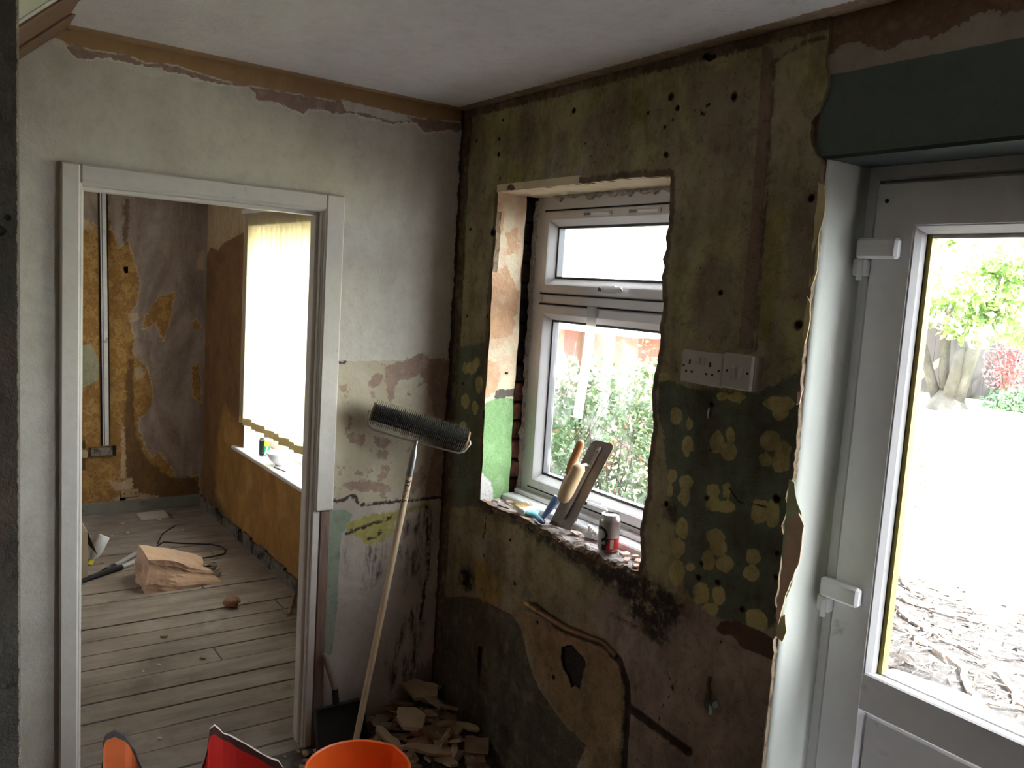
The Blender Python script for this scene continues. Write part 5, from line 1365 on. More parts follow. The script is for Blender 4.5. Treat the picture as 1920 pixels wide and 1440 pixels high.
def blob(r, seed, sq=(1, 1, 1), rough=0.25, sub=2, flat=False):
    import bmesh
    bm = bmesh.new()
    bmesh.ops.create_icosphere(bm, subdivisions=sub, radius=1.0)
    g = random.Random(seed)
    ph = [(g.uniform(2, 5), g.uniform(2, 5), g.uniform(2, 5), g.uniform(0, 6)) for _ in range(4)]
    for v in bm.verts:
        k = 1 + rough * sum(math.sin(v.co.x * a + v.co.y * b + v.co.z * d + e_) for a, b, d, e_ in ph) / 4 + g.uniform(-rough, rough) * 0.2
        v.co = Vector((v.co.x * sq[0], v.co.y * sq[1], v.co.z * sq[2])) * r * k
    zmin = min(v.co.z for v in bm.verts)
    for v in bm.verts:
        v.co.z -= zmin
        if flat:
            v.co.z = max(0, v.co.z - r * 0.1)
    me = bpy.data.meshes.new('lump')
    bm.to_mesh(me)
    bm.free()
    return me


wl = link('crumpled_tissue', blob(0.026, 4, (1.2, 0.8, 0.8), 0.5, 3), plain('white_tissue', c(236, 234, 232), 0.9, var=0.03))
wl.location = (0.815, 0.078, ZS)
tag(wl, 'crumpled white paper lump on the sill beside the can', 'paper')
wl2 = link('plaster_lump', blob(0.016, 8, (1.5, 0.9, 0.35), 0.4, 2), plain('pale_pink_plaster', c(216, 190, 176), 0.9, var=0.1))
wl2.location = (0.752, 0.060, ZS)
tag(wl2, 'flat pale plaster lump between the trowel and the white paper', 'plaster')
i = 0
for (x_, y_, s_) in [(0.99, 0.06, .018), (1.03, 0.03, .014), (1.02, 0.075, .016), (1.06, 0.055, .017), (1.08, 0.02, .012), (0.30, 0.05, .012), (0.335, 0.085, .015), (0.31, 0.095, .010), (0.365, 0.065, .010), (0.29, 0.02, .009), (0.86, 0.02, .010), (0.80, 0.025, .008), (1.05, 0.085, .012)]:
    i += 1
    q = shard(s_ * 1.9, s_ * 1.3, s_ * 0.45, 20 + i).build('plaster_crumb', plain('pale_pink_plaster', c(216, 190, 176), 0.9, var=0.15, scale=60, bump=0.004))
    q.location = (x_, y_, ZS)
    q.rotation_euler = (0.12 * math.sin(i), 0.1 * math.cos(i * 2), i)
    tag(q, 'small pinkish plaster crumb at the right end of the window sill' if x_ > 0.9 else ('small pinkish plaster crumb at the left end of the window sill' if x_ < 0.5 else 'small plaster crumb at the sill edge between trowel and can'), 'plaster crumb', 'plaster crumbs on the kitchen sill')
# thin dark pen-like strip at the left of the sill
nl = M().tube([(0.36, 0.012, 0.962), (0.42, 0.022, 0.962)], 0.0025, 6).build('loose_screw', plain('dark_screw', c(50, 48, 50), 0.4, 0.7))
tag(nl, 'thin dark screw lying at the sill edge near the brush', 'screw')
# translucent strip of tape hanging down the lower pane
tp = T('translucent_tape', 0.4)
a_ = tp.n('ShaderNodeBsdfTranslucent', {'Color': (0.95, 0.95, 0.95, 1)})
b_ = tp.n('ShaderNodeBsdfTransparent', {'Color': (0.95, 0.95, 0.95, 1)})
d_ = tp.n('ShaderNodeBsdfDiffuse', {'Color': (0.85, 0.85, 0.87, 1)})
m1 = tp.n('ShaderNodeMixShader', {0: 0.45, 1: a_.outputs[0], 2: d_.outputs[0]})
m2 = tp.n('ShaderNodeMixShader', {0: 0.25, 1: m1.outputs[0], 2: b_.outputs[0]})
tp.t.links.new(m2.outputs[0], tp.t.nodes['Material Output'].inputs[0])
mb = M()
ts = []
for i in range(13):
    t_ = i / 12
    zz = 1.700 - 0.385 * t_
    xl = 0.600 - 0.030 * t_ ** 1.3
    yy = 0.166 + 0.004 * math.sin(t_ * 5)
    ts += [(xl, yy, zz), (xl + 0.052, yy - 0.002, zz + 0.001), (xl, yy + 0.0006, zz), (xl + 0.052, yy - 0.0014, zz + 0.001)]
fs = []
for i in range(12):
    o_ = i * 4
    fs += [(o_, o_ + 1, o_ + 5, o_ + 4), (o_ + 2, o_ + 6, o_ + 7, o_ + 3)]
mb.add(ts, fs)
tape = mb.build('tape_strip', tp.m)
tag(tape, 'narrow translucent white strip hanging over the lower window pane', 'tape')

# ---- heap of broken plaster in the corner
def heap(x_, y_):
    d = math.hypot(max(0, x_ - 0.02) / 0.66, max(0, -y_ - 0.02) / 0.42)
    return max(0.0, 0.135 * (1 - d ** 1.3))


nx, ny = 34, 26
V = []
for j in range(ny + 1):
    for i in range(nx + 1):
        x_, y_ = 0.004 + 0.66 * i / nx, -0.006 - 0.42 * j / ny
        V.append((x_, y_, max(0.0, heap(x_, y_) - 0.022 + rnd.uniform(-.008, .008))))
mb = M().add(V, [(j * (nx + 1) + i, j * (nx + 1) + i + 1, (j + 1) * (nx + 1) + i + 1, (j + 1) * (nx + 1) + i) for j in range(ny) for i in range(nx)])
dust = mb.build('rubble_dust', plain('rubble_dust_mat', c(104, 88, 74), 0.95, var=0.35, scale=40, bump=0.01))
dust.parent = floor_k
dust['kind'] = 'stuff'
RUB = [plain('rubble_tan', c(176, 150, 122), 0.92, var=0.15, scale=18, bump=0.003), plain('rubble_pale', c(198, 176, 150), 0.92, var=0.12, scale=18, bump=0.003), plain('rubble_brown', c(140, 112, 88), 0.92, var=0.2, scale=18, bump=0.003), plain('rubble_grey', c(160, 148, 136), 0.92, var=0.15, scale=18, bump=0.003)]


special = [
    (0.175, -0.195, 0.130, 0.085, 0.020, 1, 0.15, 'largest pale plaster piece on the front of the rubble heap'),
    (0.060, -0.085, 0.150, 0.100, 0.014, 0, 0.5, 'wide dark plaster slab at the top of the rubble heap'),
    (0.300, -0.150, 0.150, 0.052, 0.012, 2, 1.25, 'long narrow plaster shard leaning in the middle of the heap'),
    (0.345, -0.215, 0.170, 0.050, 0.012, 0, 1.0, 'long tan shard lying across the lower front of the heap'),
    (0.420, -0.060, 0.110, 0.090, 0.012, 2, 0.2, 'broad brown plaster piece at the right of the heap'),
    (0.330, -0.035, 0.090, 0.026, 0.012, 1, 0.9, 'small bright splinter against the window wall above the heap'),
    (0.205, -0.300, 0.150, 0.030, 0.014, 1, 0.3, 'thin pale splinter nearest the orange bucket'),
]
for (x_, y_, lx, ly, th_, mi_, rz, lab) in special:
    q = shard(lx, ly, th_, int(x_ * 1000)).build('plaster_piece', RUB[mi_])
    q.location = (x_, y_, heap(x_, y_) + 0.020)
    q.rotation_euler = (rnd.uniform(.05, .3), rnd.uniform(.1, .35), rz)
    tag(q, lab, 'plaster piece', 'broken plaster in the corner heap')
for k in range(88):
    x_ = 0.05 + 0.50 * rnd.random() ** 1.1
    y_ = -0.05 - 0.29 * rnd.random() ** 1.1
    if math.hypot((x_ - .02) / .62, (-y_ - .02) / .38) > 1.0:
        x_, y_ = x_ * 0.5, y_ * 0.6
    if abs(x_ - 0.1) < 0.06 and y_ < -0.3:
        x_ += 0.1
    big = rnd.random()
    lx, ly = (rnd.uniform(.05, .13), rnd.uniform(.022, .05)) if big < 0.7 else (rnd.uniform(.06, .10), rnd.uniform(.05, .08))
    q = shard(lx, ly, rnd.uniform(.006, .014), 500 + k).build('plaster_piece', RUB[rnd.choice([0, 0, 1, 2, 2, 3])])
    q.location = (x_, y_, heap(x_, y_) - 0.012 + rnd.uniform(0, 0.022))
    q.rotation_euler = (rnd.uniform(-.45, .45), rnd.uniform(-.1, .5), rnd.uniform(0, 6.28))
    tag(q, 'broken piece of wall plaster in the corner rubble heap', 'plaster piece', 'broken plaster in the corner heap')
# loose chips by the door post and threshold
for k, (x_, y_, s_) in enumerate([(0.05, -0.56, .016), (0.075, -0.535, .012), (0.09, -0.575, .013), (0.045, -0.52, .010), (0.12, -0.60, .012), (0.02, -0.575, .009), (0.10, -0.55, .009), (0.03, -0.63, .008)]):
    q = link('floor_chip', blob(s_, 70 + k, (1.3, 0.8, 0.6), 0.4, 1), RUB[k % 4])
    q.location = (x_, y_, -0.002)
    tag(q, 'small plaster chip on the floor by the door post', 'plaster chip', 'chips by the door post')

# ================================================================== THE FAR ROOM
# vertical blind
vb = empty('vertical_blind', (-1.95, -0.01, 2.12))
tag(vb, 'cream vertical blind glowing in the far room window', 'blind')
vt = T('blind_fabric', 0.8)
a_ = vt.n('ShaderNodeBsdfTranslucent', {'Color': (*c(240, 232, 206)[:3], 1)})
b_ = vt.n('ShaderNodeBsdfDiffuse', {'Color': (*c(226, 216, 186)[:3], 1)})
m1 = vt.n('ShaderNodeMixShader', {0: 0.32, 1: a_.outputs[0], 2: b_.outputs[0]})
vt.t.links.new(m1.outputs[0], vt.t.nodes['Material Output'].inputs[0])
WPT = T('blind_weight_pocket', 0.8)
a_ = WPT.n('ShaderNodeBsdfTranslucent', {'Color': (*c(196, 180, 140)[:3], 1)})
b_ = WPT.n('ShaderNodeBsdfDiffuse', {'Color': (*c(196, 180, 140)[:3], 1)})
m1 = WPT.n('ShaderNodeMixShader', {0: 0.75, 1: a_.outputs[0], 2: b_.outputs[0]})
WPT.t.links.new(m1.outputs[0], WPT.t.nodes['Material Output'].inputs[0])
WPK = WPT.m
M().cham((-0.70, -0.012, -0.012), (0.72, 0.026, 0.018), 0.003).build('head_rail', PAINTW, vb)
xv = -2.60
k = 0
while xv < -1.27:
    a = 0.30 + 0.05 * math.sin(k * 1.7)
    Vv, Vp = [], []
    zt, zb = -0.005, -(2.12 - 0.775 + 0.006 * math.sin(k * 2.3))
    for zz in (zt, (zt + zb) / 2, zb + 0.045, zb):
        for i in range(5):
            t_ = (i - 2) / 2
            cx, cy = 0.0445 * t_, 0.004 * (1 - t_ * t_)
            p = (xv + 0.045 + 1.95 + cx * math.cos(a) - cy * math.sin(a), 0.006 + cx * math.sin(a) + cy * math.cos(a), zz)
            Vv.append(p)
    q = M().add(Vv[:15], [(r * 5 + i, r * 5 + i + 1, (r + 1) * 5 + i + 1, (r + 1) * 5 + i) for r in range(2) for i in range(4)])
    vo = q.build('vane', vt.m, vb, True)
    q = M().add([(x_, y_ - .0012, z_) for x_, y_, z_ in Vv[10:]] + [(x_, y_ + .0012, z_) for x_, y_, z_ in Vv[10:]], [(i, i + 1, 5 + i + 1, 5 + i) for i in range(4)] + [(10 + i, 10 + 5 + i, 10 + 5 + i + 1, 10 + i + 1) for i in range(4)])
    q.build('weight_pocket', WPK, vo, True)
    xv += 0.083
    k += 1


def paint2(a, h):
    u = math.sin(a) if abs(a) < 1.57 else (1.3 if a > 0 else -1.3)
    if h > 0.93 or h < 0.03:
        return 0
    if u < -0.1:
        return 6 if h > 0.1 else 1
    if h > 0.62 and u > 0.0:
        return 5
    if abs((u - 0.3) - (h - 0.3) * 0.8) < 0.10:
        return 3
    return 4


drink_can('drink_can', 'green yellow and black can on the far room sill', (-2.27, 0.045, 0.6165), math.atan2(-1.689 - 0.045, 2.814 + 2.27), paint2)
bw = empty('bowl', (-1.99, 0.055, 0.6165))
tag(bw, 'white bowl under the blind on the far room sill', 'bowl')
bo = M().lathe([(0.034, 0.0), (0.036, 0.006), (0.050, 0.012), (0.074, 0.036), (0.088, 0.070), (0.090, 0.076), (0.086, 0.074), (0.070, 0.038), (0.046, 0.016), (0.01, 0.012)], 40).build('shell', plain('white_china', c(236, 236, 238), 0.15, var=0.02), bw)
smooth_by_angle(bo, 50)
M().lathe([(0.033, -0.0002), (0.036, 0.003), (0.0365, 0.006), (0.034, 0.006)], 32).build('foot_ring', plain('white_china', c(236, 236, 238), 0.15), bw)
pn = M().tube([(-1.93, -0.01, 0.6195), (-1.80, 0.012, 0.6195)], 0.003, 8).build('pencil', plain('dark_pencil', c(90, 80, 76), 0.6))
tag(pn, 'thin dark stick lying on the sill in front of the bowl', 'stick')

# metal trunking and box on the back wall
MET = plain('galvanised_trunking', c(214, 212, 212), 0.5, 0.35, var=0.12, scale=16, grime=(c(90, 84, 78), 12, 0.6))
ct = empty('cable_trunking', (-3.5, -0.66, 0.5))
tag(ct, 'pale metal cable trunking running down the far back wall', 'trunking')
CT = Matrix.Rotation(math.atan2(0.033, 1.75), 4, 'X')
M().cham((0.004, -0.018, -0.01), (0.028, 0.020, 1.89), 0.003, mat=CT).build('channel', MET, ct)
M().box((0.0, 0.020, -0.01), (0.016, 0.030, 1.89), mat=CT).build('shadow_gap', DARK, ct)
M().box((0.0, -0.028, -0.01), (0.010, -0.018, 1.89), mat=CT).build('shadow_gap', DARK, ct)
M().box((0.0275, -0.012, -0.005), (0.0295, -0.006, 1.88), mat=CT).build('rib', plain('dark_rib', c(110, 108, 106), 0.6), ct)
jb = empty('junction_box', (-3.5, -0.685, 0.45))
tag(jb, 'dented metal junction box below the trunking', 'junction box')
M().cham((0.002, -0.072, -0.028), (0.045, 0.066, 0.030), 0.004).build('body', plain('rusty_box', c(128, 118, 108), 0.7, 0.2, var=0.3, scale=20, grime=(c(60, 44, 34), 14, 0.5)), jb)
M().cham((0.002, 0.066, -0.032), (0.036, 0.090, 0.036), 0.004).build('torn_flange', DARK, jb)
for yy in (-0.05, 0.045):
    M().tube([(0.044, yy, 0.0), (0.047, yy, 0.0)], 0.005, 8).build('screw', INK, jb)
vl2 = empty('radiator_valve', (-3.46, -0.80, 0.44))
tag(vl2, 'small capped radiator valve at the doorway edge of the back wall', 'valve')
M().tube([(-0.03, 0.0, 0.05), (0.0, 0.0, 0.05), (0.0, 0.0, 0.075), (0.0, 0.0, 0.10)], [0.010, 0.012, 0.012, 0.006], 10).build('tail', COP, vl2)
M().lathe([(0.022, -0.02), (0.024, 0.0), (0.024, 0.022), (0.016, 0.03)], 16).build('cap', plain('cream_cap', c(176, 160, 126), 0.6), vl2)
M().lathe([(0.010, -0.11), (0.010, -0.02)], 10).build('riser', COP, vl2)
so = empty('blank_socket_box', (-3.5, -0.50, 0.13))
tag(so, 'broken wall box with two holes above the far skirting', 'socket')
M().cham((0.001, -0.06, -0.025), (0.012, 0.06, 0.032), 0.003).build('body', plain('filled_box', c(172, 146, 116), 0.9, var=0.2, scale=30, bump=0.004), so)
for yy in (-0.035, 0.04):
    M().tube([(0.011, yy, 0.004), (0.0135, yy, 0.004)], 0.006, 8).build('hole', INK, so)

# brown paper bag
import bmesh
pb = empty('paper_bag', (-1.99, -0.53, 0.0))
tag(pb, 'crumpled brown paper bag lying on the floorboards', 'paper bag')
bm = bmesh.new()
bmesh.ops.create_cube(bm, size=1.0)
bmesh.ops.subdivide_edges(bm, edges=bm.edges, cuts=6, use_grid_fill=True)
g = random.Random(3)
pl_ = [(Vector((g.uniform(-1, 1), g.uniform(-1, 1), g.uniform(-1, 1))).normalized(), g.uniform(4, 8), g.uniform(0, 6)) for _ in range(6)]
for v in bm.verts:
    p = v.co.copy()
    zt = (p.z + 0.5)
    x_ = p.x * 0.34 * (1 - 0.38 * zt)
    y_ = p.y * 0.40 * (1 - 0.22 * zt) - 0.02 * zt
    top = 0.175 - 0.10 * (p.y + 0.5) ** 1.2 + 0.02 * (-p.x)
    z_ = zt * top
    cr_ = 0.0
    for d, f_, ph in pl_:
        cr_ += abs(math.sin(d.dot(p) * f_ + ph)) - 0.6
    nrm_ = Vector((p.x, p.y, max(0, p.z))).normalized()
    q = Vector((x_, y_, z_)) + nrm_ * cr_ * 0.014
    if zt < 0.01:
        q.z = 0.0
    q.z = max(0, q.z)
    v.co = q
me = bpy.data.meshes.new('bag_body')
bm.to_mesh(me)
bm.free()
PAPER = plain('brown_kraft_paper', c(200, 168, 144), 0.8, var=0.1, scale=9, grime=(c(172, 134, 102), 8, 0.58))
link('body', me, PAPER, pb)
mb = M()
for k in range(9):
    a = k / 8
    mb.v += [(0.10 - 0.1 * a + 0.01 * math.sin(k * 2), 0.15 + 0.02 * math.sin(k * 3), 0.02 + 0.05 * a), (0.10 - 0.14 * a, 0.215 + 0.018 * math.sin(k * 2.6), 0.012 + 0.035 * a + 0.02 * (k % 2))]
mb.f = [(2 * k, 2 * k + 1, 2 * k + 3, 2 * k + 2) for k in range(8)]
mb.mi = [0] * 8
mb.build('open_mouth', plain('grey_bag_lining', c(120, 104, 92), 0.8, var=0.2, scale=20), pb)

# loppers: two silver handles meeting at a black head
lp = empty('loppers', (-2.30, -0.80, 0))
tag(lp, 'pair of loppers with silver tube handles and black head', 'loppers')
LO = (2.30, 0.80, 0)
SIL = plain('silver_tube', c(206, 206, 212), 0.35, 0.5, var=0.06)
BKM = plain('black_metal', c(26, 26, 30), 0.45, 0.3, var=0.2)
child(M().tube([(-2.30, -0.800, 0.016), (-2.575, -0.570, 0.016)], 0.0135, 12), 'handle_tube', SIL, lp, LO, 40)
child(M().tube([(-2.262, -0.770, 0.016), (-2.42, -0.600, 0.016)], 0.0135, 12), 'handle_tube', SIL, lp, LO, 40)
child(M().tube([(-2.30, -0.802, 0.016), (-2.25, -0.845, 0.018), (-2.225, -0.872, 0.016)], [0.016, 0.018, 0.014], 10), 'pivot_arm', BKM, lp, LO)
child(M().tube([(-2.262, -0.772, 0.016), (-2.24, -0.81, 0.020), (-2.20, -0.88, 0.016), (-2.155, -0.95, 0.012), (-2.11, -1.02, 0.008)], [0.015, 0.018, 0.016, 0.013, 0.007], 10), 'blade', BKM, lp, LO)
child(M().tube([(-2.235, -0.845, 0.0), (-2.235, -0.845, 0.038)], 0.014, 10), 'pivot_bolt', STEEL, lp, LO)
child(M().tube([(-2.20, -0.90, 0.010), (-2.14, -0.985, 0.012), (-2.09, -1.06, 0.008)], [0.012, 0.010, 0.005], 10), 'hook_blade', BKM, lp, LO)

# cardboard box with things in it at the doorway edge
cb = empty('cardboard_box', (-2.36, -1.13, 0))
tag(cb, 'open pale cardboard box with red print behind the door casing', 'box')
CARD = plain('pale_cardboard', c(196, 180, 160), 0.85, var=0.08, scale=10)
for lo, hi in [((-0.18, -0.17, 0.001), (0.18, 0.17, 0.005)), ((0.176, -0.17, 0), (0.18, 0.17, 0.27)), ((-0.18, -0.17, 0), (-0.176, 0.17, 0.27)), ((-0.176, 0.166, 0), (0.176, 0.17, 0.27)), ((-0.176, -0.17, 0), (0.176, -0.166, 0.27))]:
    M().box(lo, hi).build('panel', CARD, cb)
M().add([(0.178, 0.17, 0.27), (-0.178, 0.17, 0.27), (-0.17, 0.215, 0.10), (0.15, 0.225, 0.12)], [(0, 1, 2, 3)]).build('flap', plain('dark_flap', c(96, 76, 62), 0.85), cb)
M().add([(-0.178, 0.168, 0.271), (-0.178, -0.168, 0.271), (-0.20, -0.15, 0.34), (-0.20, 0.13, 0.35)], [(0, 1, 2, 3)]).build('flap', CARD, cb)
for z0, z1, y0_, y1_ in ((0.13, 0.19, 0.118, 0.142), (0.20, 0.235, 0.128, 0.137)):
    M().box((0.1801, y0_, z0), (0.1806, y1_, z1)).build('red_print', plain('red_print', c(186, 60, 50), 0.7), cb)
bt = empty('spray_bottle', (-2.42, -0.838, 0.0))
tag(bt, 'white plastic bottle with a yellow cap beside the cardboard box', 'bottle')
bt.rotation_euler = (math.radians(152), 0.0, 0.25)
bt.location.z = 0.165
MTX = Matrix.Translation((0, 0, 0.0)) @ Matrix.Rotation(0.0, 4, 'X')
smooth_by_angle(M().lathe([(0.030, 0.0), (0.034, 0.006), (0.034, 0.09), (0.026, 0.12), (0.013, 0.14), (0.012, 0.15)], 20).build('body', plain('white_bottle', c(226, 230, 236), 0.35, var=0.03), bt), 50)
M().lathe([(0.016, 0.148), (0.016, 0.172), (0.012, 0.176)], 16).build('cap', plain('yellow_cap', c(224, 214, 60), 0.4), bt)

# cable loop
cab = M().tube([(-2.62, -0.50, 0.005), (-2.68, -0.45, 0.005), (-2.60, -0.343, 0.005), (-2.52, -0.20, 0.005), (-2.45, -0.155, 0.005), (-2.37, -0.15, 0.005), (-2.30, -0.18, 0.005), (-2.275, -0.26, 0.005), (-2.27, -0.33, 0.005)], 0.0045, 8).build('cable', plain('black_cable', c(26, 24, 24), 0.5))
tag(cab, 'black cable looped on the boards behind the paper bag', 'cable')
cab2 = M().tube([(-2.66, -0.49, 0.004), (-2.86, -0.42, 0.004), (-3.02, -0.30, 0.004)], 0.0035, 8).build('thin_cable', plain('black_cable', c(26, 24, 24), 0.5))
tag(cab2, 'thin dark cable trailing from the bag towards the back wall', 'cable')
tl = M().cham((-0.065, -0.09, 0.012), (0.065, 0.09, 0.030), 0.002).build('broken_tile', plain('pale_tile', c(196, 190, 180), 0.5, var=0.06))
tl.location = (-3.30, -0.385, -0.0095)
tl.rotation_euler = (0, 0.04, 0.05)
tag(tl, 'pale rectangular tile lying flat near the back skirting', 'tile')
st = link('brick_lump', blob(0.040, 33, (1.0, 1.1, 0.75), 0.35, 2), plain('lump_brown', c(150, 116, 94), 0.95, var=0.3, scale=40, bump=0.01))
st.location = (-1.45, -0.385, 0)
tag(st, 'fist-sized brown masonry lump alone on the floorboards', 'stone')
for k, (p0_, p1_) in enumerate([((-1.48, -0.035, 0.012), (-1.20, -0.17, 0.012)), ((-1.14, -0.12, 0.010), (-1.36, -0.022, 0.16))]):
    q = M()
    d = (Vector(p1_) - Vector(p0_)).normalized()
    q.tube([p0_, p1_], 0.009, 4)
    o = q.build('wood_batten', plain('pale_batten', c(150, 120, 92), 0.8, var=0.2, scale=14))
    tag(o, ('thin wooden batten lying beside the ochre wall', 'thin wooden batten propped up on the ochre wall')[k], 'batten')
for k in range(26):
    x_, y_ = (rnd.uniform(-3.4, -2.9), rnd.uniform(-.75, -.15)) if k < 10 else (rnd.uniform(-2.6, -0.3), rnd.uniform(-1.1, -.12))
    q = link('floor_flake', blob(rnd.uniform(.006, .016) if k < 16 else rnd.uniform(.004, .009), 200 + k, (1.3, 0.8, 0.35), 0.4, 1), RUB[k % 4] if k % 3 else plain('pale_pink_plaster', c(216, 190, 176), 0.9))
    q.location = (x_, y_, 0.0015)
    q.rotation_euler = (0, 0, rnd.uniform(0, 6))
    tag(q, 'tiny plaster flake scattered on the floorboards', 'plaster flake', 'flakes on the far room floor')

# ================================================================== THE GARDEN
def gz(x_, y_):
    t_ = min(1, max(0, (y_ - 3.5) / 6.0))
    return -0.10 + 0.70 * t_ * t_ * (3 - 2 * t_) + 0.01 * math.sin(x_ * 3) * math.sin(y_ * 2.3)


V = []
gx_ = np.linspace(-16, 8, 97)
gy_ = np.linspace(0.30, 22, 88)
for y_ in gy_:
    for x_ in gx_:
        V.append((x_, y_, gz(x_, y_)))
n_ = len(gx_)
tg = T('lawn_ground', 0.95)
xyz = tg.n('ShaderNodeSeparateXYZ', {0: tg.co})
soilm = tg.step(tg.math('MULTIPLY_ADD', tg.math('SUBTRACT', tg.noise(3, 5, 0.7), 0.5), 1.2, tg.math('MULTIPLY_ADD', xyz.outputs[0], -0.25, xyz.outputs[1])), 4.2, 3.7)
lawn = tg.ramp(tg.noise(9, 6, 0.7), [c(172, 178, 128), c(208, 208, 172), c(230, 226, 204)])
soil = tg.ramp(tg.noise(22, 6, 0.75), [c(22, 19, 20), c(46, 40, 40), c(124, 112, 108)])
tg.col(tg.mix(soilm, lawn, soil))
tg.bump(tg.noise(30, 6, 0.7), 0.06)
gr = M().add(V, [(j * n_ + i, j * n_ + i + 1, (j + 1) * n_ + i + 1, (j + 1) * n_ + i) for j in range(len(gy_) - 1) for i in range(n_ - 1)]).build('lawn', tg.m)
tag(gr, 'pale sunlit lawn and soil bed outside the back door', 'lawn', kind='structure')
STONE = plain('pale_stone', c(222, 220, 214), 0.9, var=0.08, scale=7, bump=0.006)
labs = ['round pale paving stone just outside the door', 'flat pale paving slab at the lower right of the door pane', 'small pale stone at the lawn edge near the tree', 'pale slab beside the back door step']
for k, (x_, y_, r_, hh_) in enumerate([(0.93, 2.05, 0.42, 0.10), (1.42, 1.60, 0.40, 0.11), (-2.12, 8.2, 0.20, 0.30), (1.9, 1.1, 0.42, 0.10)]):
    q = link('paving_stone', blob(r_ * 0.82, 300 + k, (1.0, 0.85, 0.30 if k != 2 else 0.7), 0.12, 3), STONE)
    q.location = (x_, y_, gz(x_, y_) - 0.06)
    tag(q, labs[k], 'stone')
# fallen branches on the soil
BRK = plain('grey_bark', c(150, 134, 124), 0.95, var=0.25, scale=20, bump=0.01)
paths = [[(0.75, 2.75), (0.35, 2.95), (-0.05, 3.05)], [(1.05, 2.35), (0.72, 2.78), (0.4, 2.9)], [(0.05, 3.3), (0.4, 3.05), (0.75, 3.0)], [(1.2, 1.95), (1.02, 2.35), (1.15, 2.55)], [(-0.2, 3.5), (0.3, 3.45), (0.6, 3.6)], [(0.9, 2.9), (1.1, 2.6), (1.35, 2.5)], [(-0.3, 3.9), (0.1, 3.6)], [(0.55, 2.45), (0.2, 2.6), (-0.1, 2.55)]]
for k, pth in enumerate(paths):
    fine_ = resample(pth, 0.06, 0.02, closed=False)
    q = M().tube([(a, b, gz(a, b) + 0.03 + 0.012 * math.sin(i_)) for i_, (a, b) in enumerate(fine_)], [0.022 * (1 - 0.6 * i_ / len(fine_)) for i_ in range(len(fine_))], 6).build('fallen_branch', BRK)
    tag(q, 'bare fallen branch lying on the soil outside the door', 'branch', 'fallen branches on the soil bed')
mb = M()
for k in range(1500):
    x_, y_ = rnd.uniform(-0.6, 1.6), rnd.uniform(1.3, 4.0)
    a = rnd.uniform(0, 6.28)
    l_ = rnd.uniform(.03, .12)
    w_ = rnd.uniform(.004, .012)
    z_ = gz(x_, y_) + rnd.uniform(.0, .03)
    dx, dy = math.cos(a) * l_, math.sin(a) * l_
    mb.add([(x_, y_, z_), (x_ + dx, y_ + dy, z_ + rnd.uniform(0, .04)), (x_ + dx - dy / l_ * w_, y_ + dy + dx / l_ * w_, z_ + .01), (x_ - dy / l_ * w_, y_ + dx / l_ * w_, z_ + .006)], [(0, 1, 2, 3)])
tw = mb.build('twig_litter', plain('twig_litter_mat', c(84, 76, 72), 0.95, var=0.5, scale=3))
tw.parent = gr
tw['kind'] = 'stuff'

# leaf helper
def leafmat(name, cols, trans=0.35):
    t = T(name, 0.6)
    cv = t.ramp(t.noise(2.2, 3, 0.6), cols, 0.25, 0.75)
    t.col(cv)
    tl_ = t.n('ShaderNodeBsdfTranslucent', {'Color': cv})
    mx = t.n('ShaderNodeMixShader', {0: trans, 1: t.b.outputs[0], 2: tl_.outputs[0]})
    t.t.links.new(mx.outputs[0], t.t.nodes['Material Output'].inputs[0])
    return t.m


def leaves(n_, centre, rad, size, seed, dens=0.5):
    g = np.random.RandomState(seed)
    d = g.normal(size=(n_, 3))
    d /= np.linalg.norm(d, axis=1)[:, None]
    r = g.uniform(0, 1, n_) ** dens
    p = np.array(centre) + d * r[:, None] * np.array(rad)
    u = g.normal(size=(n_, 3))
    u /= np.linalg.norm(u, axis=1)[:, None]
    w = np.cross(u, g.normal(size=(n_, 3)))
    w /= np.linalg.norm(w, axis=1)[:, None]
    s = size * g.uniform(0.6, 1.3, n_)[:, None]
    q = np.stack([p - u * s, p - w * s * 0.5, p + u * s, p + w * s * 0.5], 1)
    return q.reshape(-1, 3)


def leafobj(name, parts, mat, parent):
    V_ = np.concatenate(parts)
    k_ = len(V_) // 4
    me = bpy.data.meshes.new(name)
    me.from_pydata(V_.tolist(), [], np.arange(k_ * 4).reshape(-1, 4).tolist())
    return link(name, me, mat, parent)


# tree seen through the door
tx, ty = -2.70, 9.0
tz = gz(tx, ty)
tree = empty('garden_tree', (tx, ty, tz))
tag(tree, 'multi-stemmed leafy tree in front of the garden wall', 'tree')
TRK = plain('tree_bark', c(74, 71, 68), 0.95, var=0.25, scale=8, bump=0.02)
for k, (pts_, r0) in enumerate([([(0.05, 0, -.05), (0.16, 0, 0.5), (0.28, 0, 1.0), (0.40, 0, 1.7)], 0.10), ([(-0.02, 0.05, -.05), (-0.10, 0, 0.5), (-0.12, 0, 1.1), (-0.05, 0, 1.7)], 0.06), ([(-0.08, 0, -.05), (-0.22, -.05, 0.35), (-0.38, -.1, 0.85), (-0.45, -.1, 1.5)], 0.06), ([(0.0, -.05, -.05), (0.10, -.1, 0.4), (0.14, -.1, 0.8)], 0.08)]):
    M().tube(pts_, [r0 * (1.25 - 0.55 * i / (len(pts_) - 1)) for i in range(len(pts_))], 10).build('stem', TRK, tree, True)
M().tube([(0, 0, -0.1), (0, 0, 0.05), (0.02, 0, 0.22)], [0.30, 0.24, 0.13], 12).build('root_flare', TRK, tree, True)
LT = leafmat('sunlit_leaves', [c(66, 92, 44), c(112, 138, 78), c(184, 198, 142)])
parts = []
g = random.Random(9)
